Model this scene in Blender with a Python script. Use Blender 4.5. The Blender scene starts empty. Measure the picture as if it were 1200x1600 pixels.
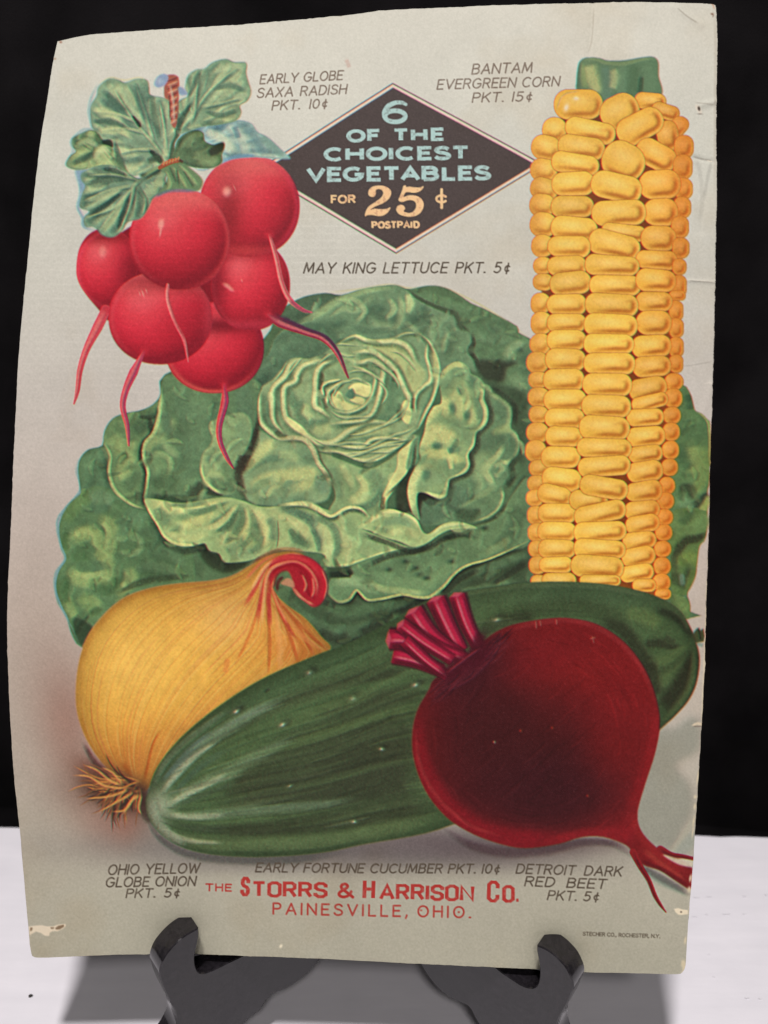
import bpy, math, random
import numpy as np

# ============================================================ camera, light, exposure
S = bpy.context.scene
C = S.collection
PITCH = math.radians(15.0)
CAM = np.array([0., 0., .212])                       # metres above the tabletop
cam = bpy.data.cameras.new('camera'); co = bpy.data.objects.new('camera', cam); C.objects.link(co)
co.location = CAM; co.rotation_euler = (math.pi / 2 - PITCH, 0, 0)
cam.sensor_fit = 'VERTICAL'; cam.sensor_height = 24.; cam.sensor_width = 18.; cam.lens = 24. * 1200. / 1600.
cam.clip_start = .01; cam.clip_end = 20
S.camera = co
cam.dof.use_dof = True; cam.dof.focus_distance = .2035; cam.dof.aperture_fstop = 8.
W = bpy.data.worlds.new('World'); S.world = W; W.use_nodes = True
W.node_tree.nodes['Background'].inputs[0].default_value = (1., .96, .95, 1); W.node_tree.nodes['Background'].inputs[1].default_value = .09
def lamp(name, loc, target, size, power, col):
    l = bpy.data.lights.new(name, 'AREA'); l.shape = 'DISK'; l.size = size; l.energy = power; l.color = col
    o = bpy.data.objects.new(name, l); C.objects.link(o); o.location = loc
    from mathutils import Vector
    o.rotation_euler = (Vector(target) - Vector(loc)).to_track_quat('-Z', 'Y').to_euler(); return o
lamp('ceiling_lamp', (-.05, -.14, .93), (0, .2, .1), .075, 8.9, (1., .955, .94))
lamp('room_lamp', (.06, -.7, .95), (0, .2, .1), .16, 4., (1., .95, .92))
vs = S.view_settings; vs.view_transform = 'Standard'; vs.look = 'None'; vs.exposure = 0; vs.gamma = 1; vs.use_curve_mapping = False

# ============================================================ helpers
def lin(c):
    c = np.asarray(c, float) / 255.; return np.where(c <= .04045, c / 12.92, ((c + .055) / 1.055) ** 2.4)
def tag(o, label=None, cat=None, group=None, kind=None):
    if label: o['label'] = label
    if cat: o['category'] = cat
    if group: o['group'] = group
    if kind: o['kind'] = kind
    return o
def empty(name, loc): o = bpy.data.objects.new(name, None); C.objects.link(o); o.location = loc; o.empty_display_size = .02; return o
def link(name, me, mat, parent=None):
    o = bpy.data.objects.new(name, me); C.objects.link(o)
    if mat: me.materials.append(mat)
    if parent: o.parent = parent; o.matrix_parent_inverse.identity(); o.location = -np.array(parent.location)
    return o
def nodes(name):
    m = bpy.data.materials.new(name); m.use_nodes = True; t = m.node_tree; return m, t, t.nodes['Principled BSDF']
def N(t, typ, **kw):
    n = t.nodes.new(typ)
    for k, v in kw.items():
        if k in n.inputs: n.inputs[k].default_value = v
        else: setattr(n, k, v)
    return n
def ramp(t, src, stops):
    r = t.nodes.new('ShaderNodeValToRGB'); e = r.color_ramp.elements
    while len(e) < len(stops): e.new(.5)
    for k, (p, c) in enumerate(stops): e[k].position = p; e[k].color = (*c, 1) if len(c) == 3 else c
    t.links.new(src, r.inputs[0]); return r
def bump(t, src, b, strength, dist):
    n = N(t, 'ShaderNodeBump', Strength=strength, Distance=dist); t.links.new(src, n.inputs['Height']); t.links.new(n.outputs[0], b.inputs['Normal']); return n

# camera axes, used once here to lay the photographed outlines out in the room as real surfaces
RT = np.array([1., 0, 0]); UP = np.array([0, math.sin(PITCH), math.cos(PITCH)]); BK = np.array([0, -math.cos(PITCH), math.sin(PITCH)])
def ray(x, y): return RT * (x - 600) / 1200. - UP * (y - 800) / 1200. - BK
def on_plane(x, y, q, n): d = ray(x, y); return CAM + d * (np.dot(np.asarray(q) - CAM, n) / np.dot(d, n))

# ============================================================ the bent sheet
FIT = [0.0149, -0.0776, -0.0174, -7.3271, 3.6733, -206.8011, 176.777, 13.781, 1.8249, 0.5689, 3.2015, 4.176]
def rot3(a, b, c):
    ca, sa, cb, sb, cc, sc = math.cos(a), math.sin(a), math.cos(b), math.sin(b), math.cos(c), math.sin(c)
    return np.array([[cc, -sc, 0], [sc, cc, 0], [0, 0, 1]]) @ np.array([[cb, 0, sb], [0, 1, 0], [-sb, 0, cb]]) @ np.array([[1, 0, 0], [0, ca, -sa], [0, sa, ca]])
RM = rot3(*FIT[:3])
def sheet(s, t):
    """sheet position (-1..1 across, -1..1 up) -> world point in metres"""
    p = FIT; z = p[7] * (1 - t * t) + p[8] * (t ** 3 - t) + p[9] * (1 - s * s) + p[10] * (1 - s * s) * t + p[11] * s * t
    q = np.stack([s * p[6] / 2, t * 127., z], -1) @ RM.T + np.array(p[3:6])
    return CAM + (q[..., :1] * RT + q[..., 1:2] * UP + q[..., 2:] * BK) / 1000.
def art_xy(P):
    """world point on the sheet -> position in the artwork (the artwork is drawn 1200 x 1600)"""
    d = P - CAM; k = -(d @ BK); return np.stack([600 + 1200 * (d @ RT) / k, 800 - 1200 * (d @ UP) / k], -1)
def art_inv(xy):
    xy = np.asarray(xy, float); st = np.stack([(xy[:, 0] - 565) / 530, (765 - xy[:, 1]) / 735], 1)
    for _ in range(12):
        f = art_xy(sheet(st[:, 0], st[:, 1])); h = 1e-4
        a = (art_xy(sheet(st[:, 0] + h, st[:, 1])) - f) / h; b = (art_xy(sheet(st[:, 0], st[:, 1] + h)) - f) / h
        r = xy - f; det = a[:, 0] * b[:, 1] - a[:, 1] * b[:, 0]
        st = st + np.stack([(r[:, 0] * b[:, 1] - r[:, 1] * b[:, 0]) / det, (a[:, 0] * r[:, 1] - a[:, 1] * r[:, 0]) / det], 1)
    return st
INK = 1.0
# how strongly the lamps light each spot of the sheet (measured once on a blank sheet), to turn photographed tones into ink reflectances
LIT = np.array([[0.2461, -0.0135, -0.3338, -0.0182, -0.0065, -0.0077, -0.0063], [0.1973, -0.0137, -0.3384, -0.0177, -0.0068, -0.0114, -0.0074], [0.1849, -0.0133, -0.3277, -0.0181, -0.0065, -0.0041, -0.0057]])
def ILLUM(x, y):
    X, Y = (x - 600) / 600., (y - 800) / 800.; return np.exp(np.stack([1 + 0 * X, X, Y, X * X, X * Y, Y * Y, Y ** 3], -1) @ LIT.T)
# ============================================================ the artwork, drawn as inks

RNG = np.random.RandomState(7)
PW, PH = 1200, 1600
IMG = np.zeros((PH, PW, 3), np.float32)          # printed inks, as display values 0-255
IDS = np.zeros((PH, PW), np.int16)               # which printed picture a spot belongs to
KIND = {}

def kid(name):
    if name not in KIND: KIND[name] = len(KIND) + 1
    return KIND[name]

def V(ox, oy, s):
    return lambda pts: [(ox + x / s, oy + y / s) for x, y in pts]

def spl(pts, closed=False, n=6):
    P = np.asarray(pts, float)
    if len(P) < 3 and not closed:
        t = np.linspace(0, 1, 2)[:, None]
        return P[0] * (1 - t) + P[-1] * t
    if closed:
        Q = np.vstack([P[-1:], P, P[:2]])
    else:
        Q = np.vstack([2 * P[0] - P[1], P, 2 * P[-1] - P[-2]])
    out = []
    t = np.linspace(0, 1, n, endpoint=False)[:, None]
    for i in range(1, len(Q) - 2):
        a, b, c, d = Q[i - 1], Q[i], Q[i + 1], Q[i + 2]
        out.append(.5 * (2 * b + (c - a) * t + (2 * a - 5 * b + 4 * c - d) * t ** 2 + (3 * b - a - 3 * c + d) * t ** 3))
    if not closed: out.append(Q[-2][None])
    return np.vstack(out)

def gblur(a, s):
    if s <= .05: return a
    r = max(1, int(s * 3)); k = np.exp(-.5 * (np.arange(-r, r + 1) / s) ** 2); k /= k.sum()
    p = np.pad(a, [(r, r), (r, r)] + [(0, 0)] * (a.ndim - 2), mode='edge').astype(np.float32)
    h, w = a.shape[:2]
    o = sum(k[i] * p[i:i + h] for i in range(2 * r + 1))
    return sum(k[i] * o[:, i:i + w] for i in range(2 * r + 1)).astype(np.float32)

def vnoise(h, w, cell, seed):
    r = np.random.RandomState(seed)
    gy, gx = int(h / cell) + 3, int(w / cell) + 3
    g = r.rand(gy, gx).astype(np.float32)
    y = np.arange(h, dtype=np.float32) / cell; x = np.arange(w, dtype=np.float32) / cell
    yi = y.astype(int); xi = x.astype(int); fy = y - yi; fx = x - xi
    fy = (fy * fy * (3 - 2 * fy))[:, None]; fx = (fx * fx * (3 - 2 * fx))[None]
    a = g[yi][:, xi]; b = g[yi][:, xi + 1]; c = g[yi + 1][:, xi]; d = g[yi + 1][:, xi + 1]
    return (a * (1 - fx) + b * fx) * (1 - fy) + (c * (1 - fx) + d * fx) * fy - .5

def fbm(cell, seed, oct=4, h=PH, w=PW):
    o = 0; amp = 1
    for i in range(oct):
        o = o + amp * vnoise(h, w, max(1.01, cell / 2 ** i), seed + 13 * i); amp *= .55
    return o

def pmask(pts, feather=.7):
    """soft-edged polygon as (y0,y1,x0,x1,alpha)"""
    P = np.asarray(pts, float); m = int(3 + feather * 3.5)
    x0, y0 = np.floor(P.min(0)).astype(int) - m; x1, y1 = np.ceil(P.max(0)).astype(int) + m
    x0, y0 = max(0, x0), max(0, y0); x1, y1 = min(PW, x1), min(PH, y1)
    h, w = y1 - y0, x1 - x0
    A = P; B = np.roll(P, -1, 0)
    acc = np.zeros((h, w + 1), np.float32); SS = 3
    for r in range(h):
        for k in range(SS):
            y = y0 + r + (k + .5) / SS
            c = (A[:, 1] <= y) != (B[:, 1] <= y)
            if not c.any(): continue
            a, b = A[c], B[c]
            xs = np.sort(a[:, 0] + (y - a[:, 1]) * (b[:, 0] - a[:, 0]) / (b[:, 1] - a[:, 1])) - x0
            xs = np.clip(xs, 0, w - .001)
            for l, rr in zip(xs[::2], xs[1::2]):
                li, ri = int(l), int(rr)
                if li == ri: acc[r, li] += rr - l
                else:
                    acc[r, li] += li + 1 - l; acc[r, li + 1:ri] += 1; acc[r, ri] += rr - ri
    a = acc[:, :w] / SS
    return y0, y1, x0, x1, gblur(a, feather)

def comp(m, col, alpha=1., part=None, clip=None):
    y0, y1, x0, x1, a = m
    a = a * alpha
    if clip is not None: a = a * clip[y0:y1, x0:x1]
    IMG[y0:y1, x0:x1] = IMG[y0:y1, x0:x1] * (1 - a[..., None]) + np.asarray(col, np.float32) * a[..., None]
    if part: IDS[y0:y1, x0:x1][a > .5] = kid(part)

def full(m):
    o = np.zeros((PH, PW), np.float32); y0, y1, x0, x1, a = m; o[y0:y1, x0:x1] = a; return o

def fill(pts, col, feather=.7, alpha=1., part=None, clip=None, closed_spline=True, n=5):
    m = pmask(spl(pts, True, n) if closed_spline else pts, feather)
    comp(m, col, alpha, part, clip); return m

GRAIN = 1 + .34 * (vnoise(PH, PW, 2.1, 11) + .5 * vnoise(PH, PW, 4.3, 12))      # litho-crayon tooth

def stroke(pts, w, col, alpha=1., soft=0., part=None, clip=None, n=6, raw=False, ends=True):
    """brush stroke; w = radius or list of radii along it; soft 0 = hard edge, >0 = gaussian"""
    P = np.asarray(pts, float) if raw else spl(pts, False, n)
    k = len(P); ws = np.interp(np.linspace(0, 1, k), np.linspace(0, 1, len(w)), w) if np.ndim(w) else np.full(k, float(w))
    m = ws.max() * (2.4 if soft else 1) + 3
    x0, y0 = np.floor(P.min(0) - m).astype(int); x1, y1 = np.ceil(P.max(0) + m).astype(int)
    x0, y0 = max(0, x0), max(0, y0); x1, y1 = min(PW, x1), min(PH, y1)
    if x1 <= x0 or y1 <= y0: return
    X, Y = np.meshgrid(np.arange(x0, x1) + .5, np.arange(y0, y1) + .5)
    best = np.full(X.shape, 1e9); pos = np.zeros(X.shape); cum = np.r_[0, np.cumsum(np.hypot(*np.diff(P, axis=0).T))]; cum = cum / (cum[-1] + 1e-9)
    for i in range(k - 1):
        ax, ay = P[i]; dx, dy = P[i + 1] - P[i]; L = dx * dx + dy * dy + 1e-9
        t = np.clip(((X - ax) * dx + (Y - ay) * dy) / L, 0, 1)
        d = np.hypot(X - ax - t * dx, Y - ay - t * dy); wi = np.maximum(ws[i] + (ws[i + 1] - ws[i]) * t, .25)
        v = d / wi if soft else d - wi; b_ = v < best; best = np.where(b_, v, best)
        if soft: pos = np.where(b_, cum[i] + (cum[i + 1] - cum[i]) * t, pos)
    if soft:
        a = np.exp(-(best * .9) ** 3.2) * GRAIN[y0:y1, x0:x1]
        if ends and np.hypot(*np.diff(P, axis=0).T).sum() > 3.2 * ws.max(): a = a * np.clip(np.minimum(pos, 1 - pos) / .17 + .15, 0, 1)
        a = np.clip(a, 0, 1)
    else: a = np.clip(.5 - best / 1.3, 0, 1)
    comp((y0, y1, x0, x1, a.astype(np.float32)), col, alpha, part, clip)

def blob(cx, cy, rx, ry, col, alpha=1., rot=0, power=2., clip=None):
    R = max(rx, ry) * 2.2 + 2
    x0, x1 = max(0, int(cx - R)), min(PW, int(cx + R)); y0, y1 = max(0, int(cy - R)), min(PH, int(cy + R))
    if x1 <= x0 or y1 <= y0: return
    X, Y = np.meshgrid(np.arange(x0, x1) + .5 - cx, np.arange(y0, y1) + .5 - cy)
    c, s = np.cos(np.radians(rot)), np.sin(np.radians(rot))
    r = np.hypot((X * c + Y * s) / rx, (-X * s + Y * c) / ry)
    comp((y0, y1, x0, x1, np.exp(-r ** power).astype(np.float32)), col, alpha, None, clip)

def mulregion(mask, f):
    IMG[:] = IMG * (1 - mask[..., None]) + IMG * f[..., None] * mask[..., None]

def crisp(mask, s, amt):
    ys, xs = np.where(mask > .01); y0, y1, x0, x1 = ys.min(), ys.max() + 1, xs.min(), xs.max() + 1
    I = IMG[y0:y1, x0:x1]; w = gblur(mask[y0:y1, x0:x1], 1.); low = gblur(I * w[..., None], s) / (gblur(w, s)[..., None] + 1e-3)
    IMG[y0:y1, x0:x1] = np.clip(I + (I - low) * amt * mask[y0:y1, x0:x1, None], 24, 240)

def fade(mask, amt):
    g = IMG.mean(-1, keepdims=True); m = (mask * amt)[..., None]; IMG[:] = IMG * (1 - m) + g * m

def tint(mask, c): IMG[:] = IMG * (1 + (np.array(c, np.float32) - 1) * mask[..., None])

def rounded(mask, s, amt):
    """the artist's edge modelling: the colour deepens towards the outline"""
    IMG[:] *= (1 - amt * mask * np.clip(1 - gblur(mask, s), 0, 1))[..., None]

def mix(a, b, t): return [a[i] * (1 - t) + b[i] * t for i in range(3)]

def meridian(left, right, k):
    n = 24
    def rs(p):
        p = spl(p, False, 8); d = np.r_[0, np.cumsum(np.hypot(*np.diff(p, axis=0).T))]; u = np.linspace(0, d[-1], n)
        return np.stack([np.interp(u, d, p[:, 0]), np.interp(u, d, p[:, 1])], 1)
    a, b = rs(left), rs(right)
    return a * (1 - k) + b * k
# ---------------------------------------------------------------- the printed ground tint
def paint_ground():
    yy, xx = np.mgrid[0:PH, 0:PW].astype(np.float32)
    ks = [0, 250, 450, 620, 800, 1000, 1200, 1400, 1600]
    cols = np.array([(214, 213, 204), (206, 207, 199), (199, 198, 191), (196, 191, 186), (193, 184, 178), (187, 177, 169), (178, 172, 162), (172, 169, 156), (166, 164, 150)], float)
    for c in range(3):
        IMG[..., c] = np.interp(yy + 12 * fbm(200, 5, 2), ks, cols[:, c])
    # printed pinkish and grey airbrush tints
    blob(60, 1060, 90, 240, (158, 138, 128), .45)
    blob(108, 1130, 48, 95, (142, 98, 86), .55, -8)
    blob(150, 1230, 62, 52, (118, 88, 78), .7)
    blob(175, 1285, 50, 40, (150, 108, 96), .6)
    blob(230, 1290, 60, 30, (120, 104, 98), .6)
    blob(520, 1330, 330, 26, (96, 90, 92), .95, 1)
    blob(700, 1318, 160, 30, (98, 88, 92), .9, 5)
    blob(860, 1322, 130, 16, (92, 78, 80), .75, -2)
    blob(420, 1345, 200, 20, (128, 122, 120), .6)
    z = V(590, 890, 2.2642)
    fill(z([(985, 580), (1060, 560), (1110, 520), (1145, 545), (1140, 640), (1060, 690), (1110, 760), (1118, 850), (1080, 930), (1040, 990), (960, 960), (900, 900), (930, 760)]), (138, 140, 130), 5, .75)
    fill(z([(1085, 955), (1125, 925), (1120, 990), (1045, 1010)]), (142, 152, 144), 3.5, .6)
    fill(z([(930, 1040), (1010, 1080), (1100, 1150), (1060, 1140), (980, 1100)]), (118, 128, 122), 2, .75)
    stroke(z([(1035, 1010), (1090, 930), (1118, 880)]), 4, (168, 166, 152), .8, .8)


def paint_lettuce():
    z, g, h, p, q, s, w = V(350, 420, 2.4), V(60, 560, 2.4), V(400, 740, 2.4), V(380, 490, 4.2857), V(620, 500, 5.), V(220, 600, 4.), V(80, 620, 4.1045)
    L = 'printed_lettuce'
    sil = g([(475, 60), (460, 130), (440, 165), (400, 190), (330, 205), (280, 225), (250, 270), (240, 325), (190, 340), (160, 370), (148, 410), (155, 470), (155, 510), (115, 545), (85, 600), (78, 650), (85, 710), (100, 750), (80, 790), (65, 850), (75, 920), (105, 960), (120, 1020), (140, 1065), (165, 1085)]) + \
        [(200, 1060), (500, 1060), (800, 1000), (1075, 967), (1079, 955), (1078, 940), (1075, 925), (1087, 900), (1090, 875), (1094, 852), (1104, 838), (1106, 770), (1109, 750), (1110, 668), (1105, 655), (1095, 645), (1086, 640), (1081, 620), (1075, 607), (1066, 601), (1000, 580)] + \
        z([(1145, 260), (1100, 215), (1000, 160), (930, 130), (880, 95), (830, 70), (770, 62), (700, 75), (650, 60), (600, 62), (520, 75), (440, 98), (380, 90), (300, 105), (240, 135), (200, 160), (150, 260), (0, 300)])
    m = fill(sil, (80, 108, 76), .9, 1, L, n=3)
    # thin misregistered blue and yellow fringes along the outline
    stroke(w([(180, 400), (165, 480), (190, 600), (60, 760), (45, 850), (70, 960), (95, 1040), (35, 1130), (30, 1230), (60, 1330), (125, 1450), (190, 1590)]), 2, (112, 150, 158), .8, .8)
    M = full(m); stroke(z([(390, 88), (520, 73), (620, 58), (700, 72), (800, 66), (880, 93), (1000, 157), (1140, 255)]), 1.6, (196, 192, 140), .6, .7)
    def F(pts, col, fe=1.2, a=1., n=5): return full(fill(pts, col, fe, a, None, M, n=n))
    def S(pts, wd, col, a=1., so=.8, clip=M):
        if sum(col) < 200: a *= .72
        stroke(pts, wd, col, a, so, None, clip)
    # ---- top and right back leaves
    F(z([(240, 140), (300, 105), (380, 90), (440, 100), (400, 140), (330, 200), (220, 220)]), (76, 102, 78), 1.5)
    F(z([(690, 80), (770, 62), (830, 70), (880, 95), (930, 130), (1000, 160), (1100, 215), (1150, 265), (1160, 420), (1140, 560), (1080, 540), (1000, 460), (930, 340), (890, 220), (780, 140)]), (88, 118, 84), 1.5)
    F(z([(200, 250), (300, 200), (380, 150), (440, 105), (520, 75), (600, 62), (650, 60), (690, 80), (720, 110), (780, 140), (830, 160), (880, 170), (895, 220), (930, 270), (925, 340), (900, 360), (830, 400), (700, 300), (600, 270), (450, 260), (300, 300), (150, 420)]), (104, 134, 100), 1.2)
    F(z([(200, 250), (330, 200), (430, 250), (380, 330), (250, 340), (160, 440), (120, 430), (130, 370), (180, 300)]), (86, 116, 88), 2)
    S(z([(280, 205), (360, 165), (440, 115), (540, 80), (640, 72)]), [3, 6, 6, 5, 3], (134, 160, 114), .8)
    S(z([(400, 180), (450, 150), (500, 155), (540, 130), (560, 95)]), [2, 5, 5, 4], (138, 164, 118), .7)
    S(z([(550, 110), (540, 160), (590, 210), (640, 200), (660, 150)]), [7, 8, 7, 6], (128, 156, 114), .75)
    S(z([(690, 90), (700, 130), (690, 170)]), [3, 7, 3], (168, 184, 128), .8)
    S(z([(660, 100), (670, 150), (650, 210), (600, 225)]), [3, 6, 4], (150, 172, 122), .7)
    for x, y, rx, ry, r in [(545, 165, 11, 17, 10), (585, 150, 12, 9, 0), (750, 150, 8, 7, 0), (430, 210, 20, 10, -15), (640, 190, 9, 12, 10), (720, 190, 12, 10, 0), (350, 220, 20, 8, -25)]:
        X, Y = z([(x, y)])[0]; blob(X, Y, rx, ry, (72, 102, 78), .8, r, clip=M)
    S(z([(690, 78), (730, 110), (790, 140), (830, 155), (870, 172), (885, 210), (905, 235), (925, 280), (930, 325), (965, 380)]), [2, 3, 4, 5, 5, 4], (58, 72, 52), .9)
    S(z([(700, 85), (760, 75), (830, 85), (900, 130)]), [3, 8, 4], (76, 102, 72), .8)
    S(z([(815, 175), (790, 230), (800, 330)]), [5, 8, 6], (128, 156, 112), .6)
    S(q([(475, 60), (420, 110), (380, 180), (365, 260)]), [2, 5, 5, 3], (142, 166, 118), .7)
    F(q([(400, 150), (450, 95), (540, 85), (590, 130), (590, 210), (565, 260), (600, 320), (640, 400), (560, 380), (440, 330), (380, 330)]), (98, 128, 94), 2)
    S(q([(590, 100), (600, 180), (572, 240), (620, 310), (645, 400)]), [2, 4, 3, 4], (48, 58, 44), .85)
    # far right dark hollows and little lights
    F(q([(640, 310), (760, 320), (940, 330), (860, 380), (840, 470), (780, 490), (700, 470), (640, 410)]), (56, 66, 50), 3)
    F(q([(690, 470), (760, 540), (860, 590), (900, 650), (920, 830), (960, 960), (940, 1080), (1000, 1120), (1030, 700), (1000, 560), (880, 520)]), (62, 80, 58), 4, .9)
    S(q([(855, 300), (890, 230), (960, 190), (1000, 210)]), [6, 7, 5], (122, 148, 108), .8)
    S(q([(620, 120), (700, 140), (800, 130), (860, 200)]), [8, 10, 6], (100, 130, 96), .6)
    S(q([(900, 420), (960, 480), (1000, 540)]), [8, 9, 5], (110, 138, 100), .6)
    for x, y, rx, ry in [(970, 245, 6, 6), (780, 60, 12, 8), (1010, 330, 9, 14)]:
        X, Y = q([(x, y)])[0]; blob(X, Y, rx, ry, (66, 92, 70), .8, clip=M)
    # ---- right outer ruffled leaf
    ro = q([(690, 500), (740, 540), (820, 600), (890, 660), (905, 740), (890, 840), (935, 880), (955, 950), (945, 1040), (880, 1120), (890, 1190), (830, 1290), (840, 1380), (800, 1480), (720, 1545), (600, 1580), (480, 1590), (300, 1600), (200, 1590), (170, 1400), (420, 1240), (560, 1100), (620, 880), (700, 760), (690, 600)])
    R = F(ro, (98, 128, 92), 1.2)
    for pts, wd, c, a in [([(720, 560), (800, 610), (880, 680), (890, 760), (870, 840), (800, 880)], [4, 5, 5, 4], (136, 158, 106), .8),
                          ([(760, 640), (820, 700), (840, 780)], [9, 10, 6], (86, 114, 84), .8),
                          ([(780, 880), (840, 860), (890, 850)], [6, 8, 5], (134, 156, 104), .8),
                          ([(890, 870), (945, 930), (945, 1030), (880, 1110), (800, 1100)], [3, 4, 4, 3], (150, 168, 112), .9),
                          ([(850, 930), (900, 980), (890, 1050)], [9, 12, 8], (88, 118, 86), .8),
                          ([(840, 980), (790, 1060), (710, 1140), (700, 1190), (740, 1260), (745, 1310)], [3, 5, 7, 5, 4], (152, 170, 116), .9),
                          ([(740, 1010), (670, 1090), (650, 1200), (645, 1300), (630, 1360)], [8, 10, 8, 6], (132, 156, 108), .7),
                          ([(760, 1150), (800, 1130), (830, 1160), (800, 1210), (760, 1210)], [4, 4, 3], (140, 162, 112), .8),
                          ([(830, 1180), (850, 1250), (800, 1270)], [7, 8, 5], (92, 122, 88), .7),
                          ([(820, 1310), (840, 1390), (800, 1480), (720, 1540), (620, 1575)], [3, 4, 3, 2], (150, 168, 112), .9),
                          ([(780, 1280), (700, 1350), (600, 1400), (480, 1470)], [3, 5, 4, 3], (128, 152, 104), .6),
                          ([(620, 950), (700, 960), (800, 930)], [10, 14, 8], (82, 108, 80), .7),
                          ([(440, 1290), (520, 1330), (600, 1300)], [10, 14, 10], (84, 112, 82), .7),
                          ([(500, 1510), (560, 1530), (620, 1500)], [9, 11, 6], (64, 84, 60), .8)]:
        S(q(pts), wd, c, a, .8, R)
    S(q([(715, 520), (830, 590), (915, 680), (918, 830)]), [4, 5, 5, 4], (46, 54, 42), .8)
    S(q([(955, 1050), (895, 1140), (905, 1220), (850, 1320)]), [5, 5, 5, 4], (46, 56, 42), .8)
    # dark void between heart and bottom leaves
    F(q([(85, 1170), (140, 1130), (100, 1240), (90, 1420), (160, 1560), (60, 1540), (0, 1480), (0, 1300)]), (60, 70, 52), 2.5)
    F(q([(170, 1350), (260, 1350), (300, 1400), (380, 1390), (420, 1290), (520, 1310), (600, 1370), (480, 1470), (300, 1590), (200, 1595), (160, 1480)]), (84, 112, 84), 2)
    F(q([(165, 1350), (240, 1350), (330, 1410), (390, 1390), (330, 1420), (240, 1400), (190, 1440), (185, 1560), (160, 1440)]), (48, 56, 44), 2)
    # ---- bright ruffled leaf right of the heart
    br = q([(335, 480), (360, 400), (430, 340), (500, 325), (560, 370), (580, 420), (640, 450), (690, 510), (685, 610), (715, 700), (710, 790), (670, 850), (625, 880), (605, 980), (560, 1050), (570, 1130), (540, 1190), (440, 1230), (410, 1260), (390, 1370), (340, 1395), (290, 1380), (220, 1350), (165, 1355), (160, 1450), (180, 1560), (130, 1520), (90, 1380), (95, 1270), (140, 1160), (190, 1090), (175, 1010), (215, 890), (240, 770), (290, 680), (350, 650), (345, 560)])
    S(q([(700, 520), (695, 620), (725, 720), (715, 800), (630, 890), (615, 990), (575, 1060), (580, 1140), (545, 1200), (425, 1255), (405, 1375), (340, 1408)]), [5, 6, 6, 6, 5, 6, 5], (50, 60, 46), .9)
    R = F(br, (124, 149, 102), 1)
    for pts, wd, c, a in [([(350, 560), (400, 430), (500, 400), (590, 440), (640, 500)], [10, 12, 9, 7], (106, 136, 98), .85),
                          ([(350, 470), (380, 400), (460, 345), (540, 370)], [4, 5, 5, 3], (168, 178, 116), .9),
                          ([(600, 590), (650, 640), (670, 740), (640, 810)], [9, 11, 9], (100, 130, 94), .85),
                          ([(520, 520), (540, 620), (590, 740), (600, 850)], [8, 8, 7, 6], (172, 182, 120), .75),
                          ([(470, 600), (490, 680), (500, 750)], [10, 10, 7], (170, 180, 118), .75),
                          ([(640, 520), (670, 560), (665, 620), (695, 700), (690, 790), (640, 850)], [2, 3, 3, 3, 2], (178, 186, 124), .85),
                          ([(235, 860), (260, 740), (310, 680), (380, 660), (400, 720), (420, 740)], [5, 10, 10, 9, 4], (186, 190, 122), .9),
                          ([(230, 860), (300, 820), (400, 820), (520, 870)], [4, 7, 7, 6], (116, 144, 100), .85),
                          ([(430, 780), (510, 850), (560, 920), (580, 1000)], [9, 10, 9, 5], (116, 144, 102), .8),
                          ([(200, 1010), (230, 930), (300, 880), (400, 910), (450, 950)], [10, 13, 15, 12, 6], (190, 194, 126), .9),
                          ([(200, 1060), (300, 1040), (400, 1050), (480, 1090), (520, 1060)], [6, 9, 8, 7], (180, 186, 118), .85),
                          ([(400, 1030), (450, 1010), (510, 1010)], [5, 6, 3], (104, 134, 96), .85),
                          ([(390, 1140), (450, 1180), (520, 1150)], [10, 11, 7], (110, 138, 98), .8),
                          ([(420, 1090), (430, 1150)], [4, 3], (186, 190, 124), .8),
                          ([(110, 1500), (105, 1350), (150, 1220), (240, 1150)], [6, 9, 9, 5], (182, 188, 126), .95),
                          ([(170, 1320), (240, 1260), (320, 1230), (390, 1240)], [7, 10, 10, 7], (118, 146, 104), .8),
                          ([(220, 1345), (300, 1370), (350, 1380), (385, 1330), (400, 1250)], [2, 3, 3, 2], (176, 186, 124), .9),
                          ([(410, 1245), (500, 1205), (560, 1140), (560, 1060), (600, 980), (610, 900)], [2, 2.5, 3, 3, 2], (172, 182, 122), .85)]:
        S(q(pts), wd, c, a, .8, R)
    for x, y, rx, ry, r in [(505, 555, 5, 8, -25), (440, 690, 6, 10, -10), (555, 745, 6, 9, 10), (320, 985, 8, 6, 10), (235, 1205, 7, 10, 10), (600, 490, 9, 12, -30), (430, 1020, 5, 4, 0)]:
        X, Y = q([(x, y)])[0]; blob(X, Y, rx, ry, (84, 118, 88), .9, r, 3., clip=R)
    # ---- heart
    he = p([(100, 600), (120, 500), (200, 440), (250, 380), (330, 300), (450, 300), (560, 255), (640, 200), (760, 140), (870, 175), (1000, 160), (1090, 125), (1200, 140)]) + q([(160, 95), (240, 150), (290, 210), (335, 350), (330, 480), (290, 620), (240, 720), (170, 850), (110, 900)]) + p([(1050, 890), (900, 985), (780, 985), (640, 930), (510, 920), (430, 850), (260, 850), (150, 780), (100, 700)])
    S(p([(85, 620), (75, 500), (190, 400)]), [8, 9, 6], (66, 92, 70), .8)
    H = F(he, (134, 157, 112), 1.2)
    F(p([(700, 300), (860, 260), (1000, 240), (1110, 330), (1130, 480), (1120, 700), (1000, 720), (900, 690), (950, 500), (900, 350)]), (110, 140, 100), 2, .9)
    F(p([(450, 350), (560, 300), (700, 300), (850, 330), (900, 420), (880, 540), (800, 650), (640, 700), (520, 640), (480, 560)]), (126, 152, 108), 2)
    F(p([(830, 190), (980, 180), (1090, 220), (1150, 320), (1190, 380), (1190, 500), (1120, 520), (1080, 400), (980, 290), (900, 260)]), (176, 184, 122), 2, .85)
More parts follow.
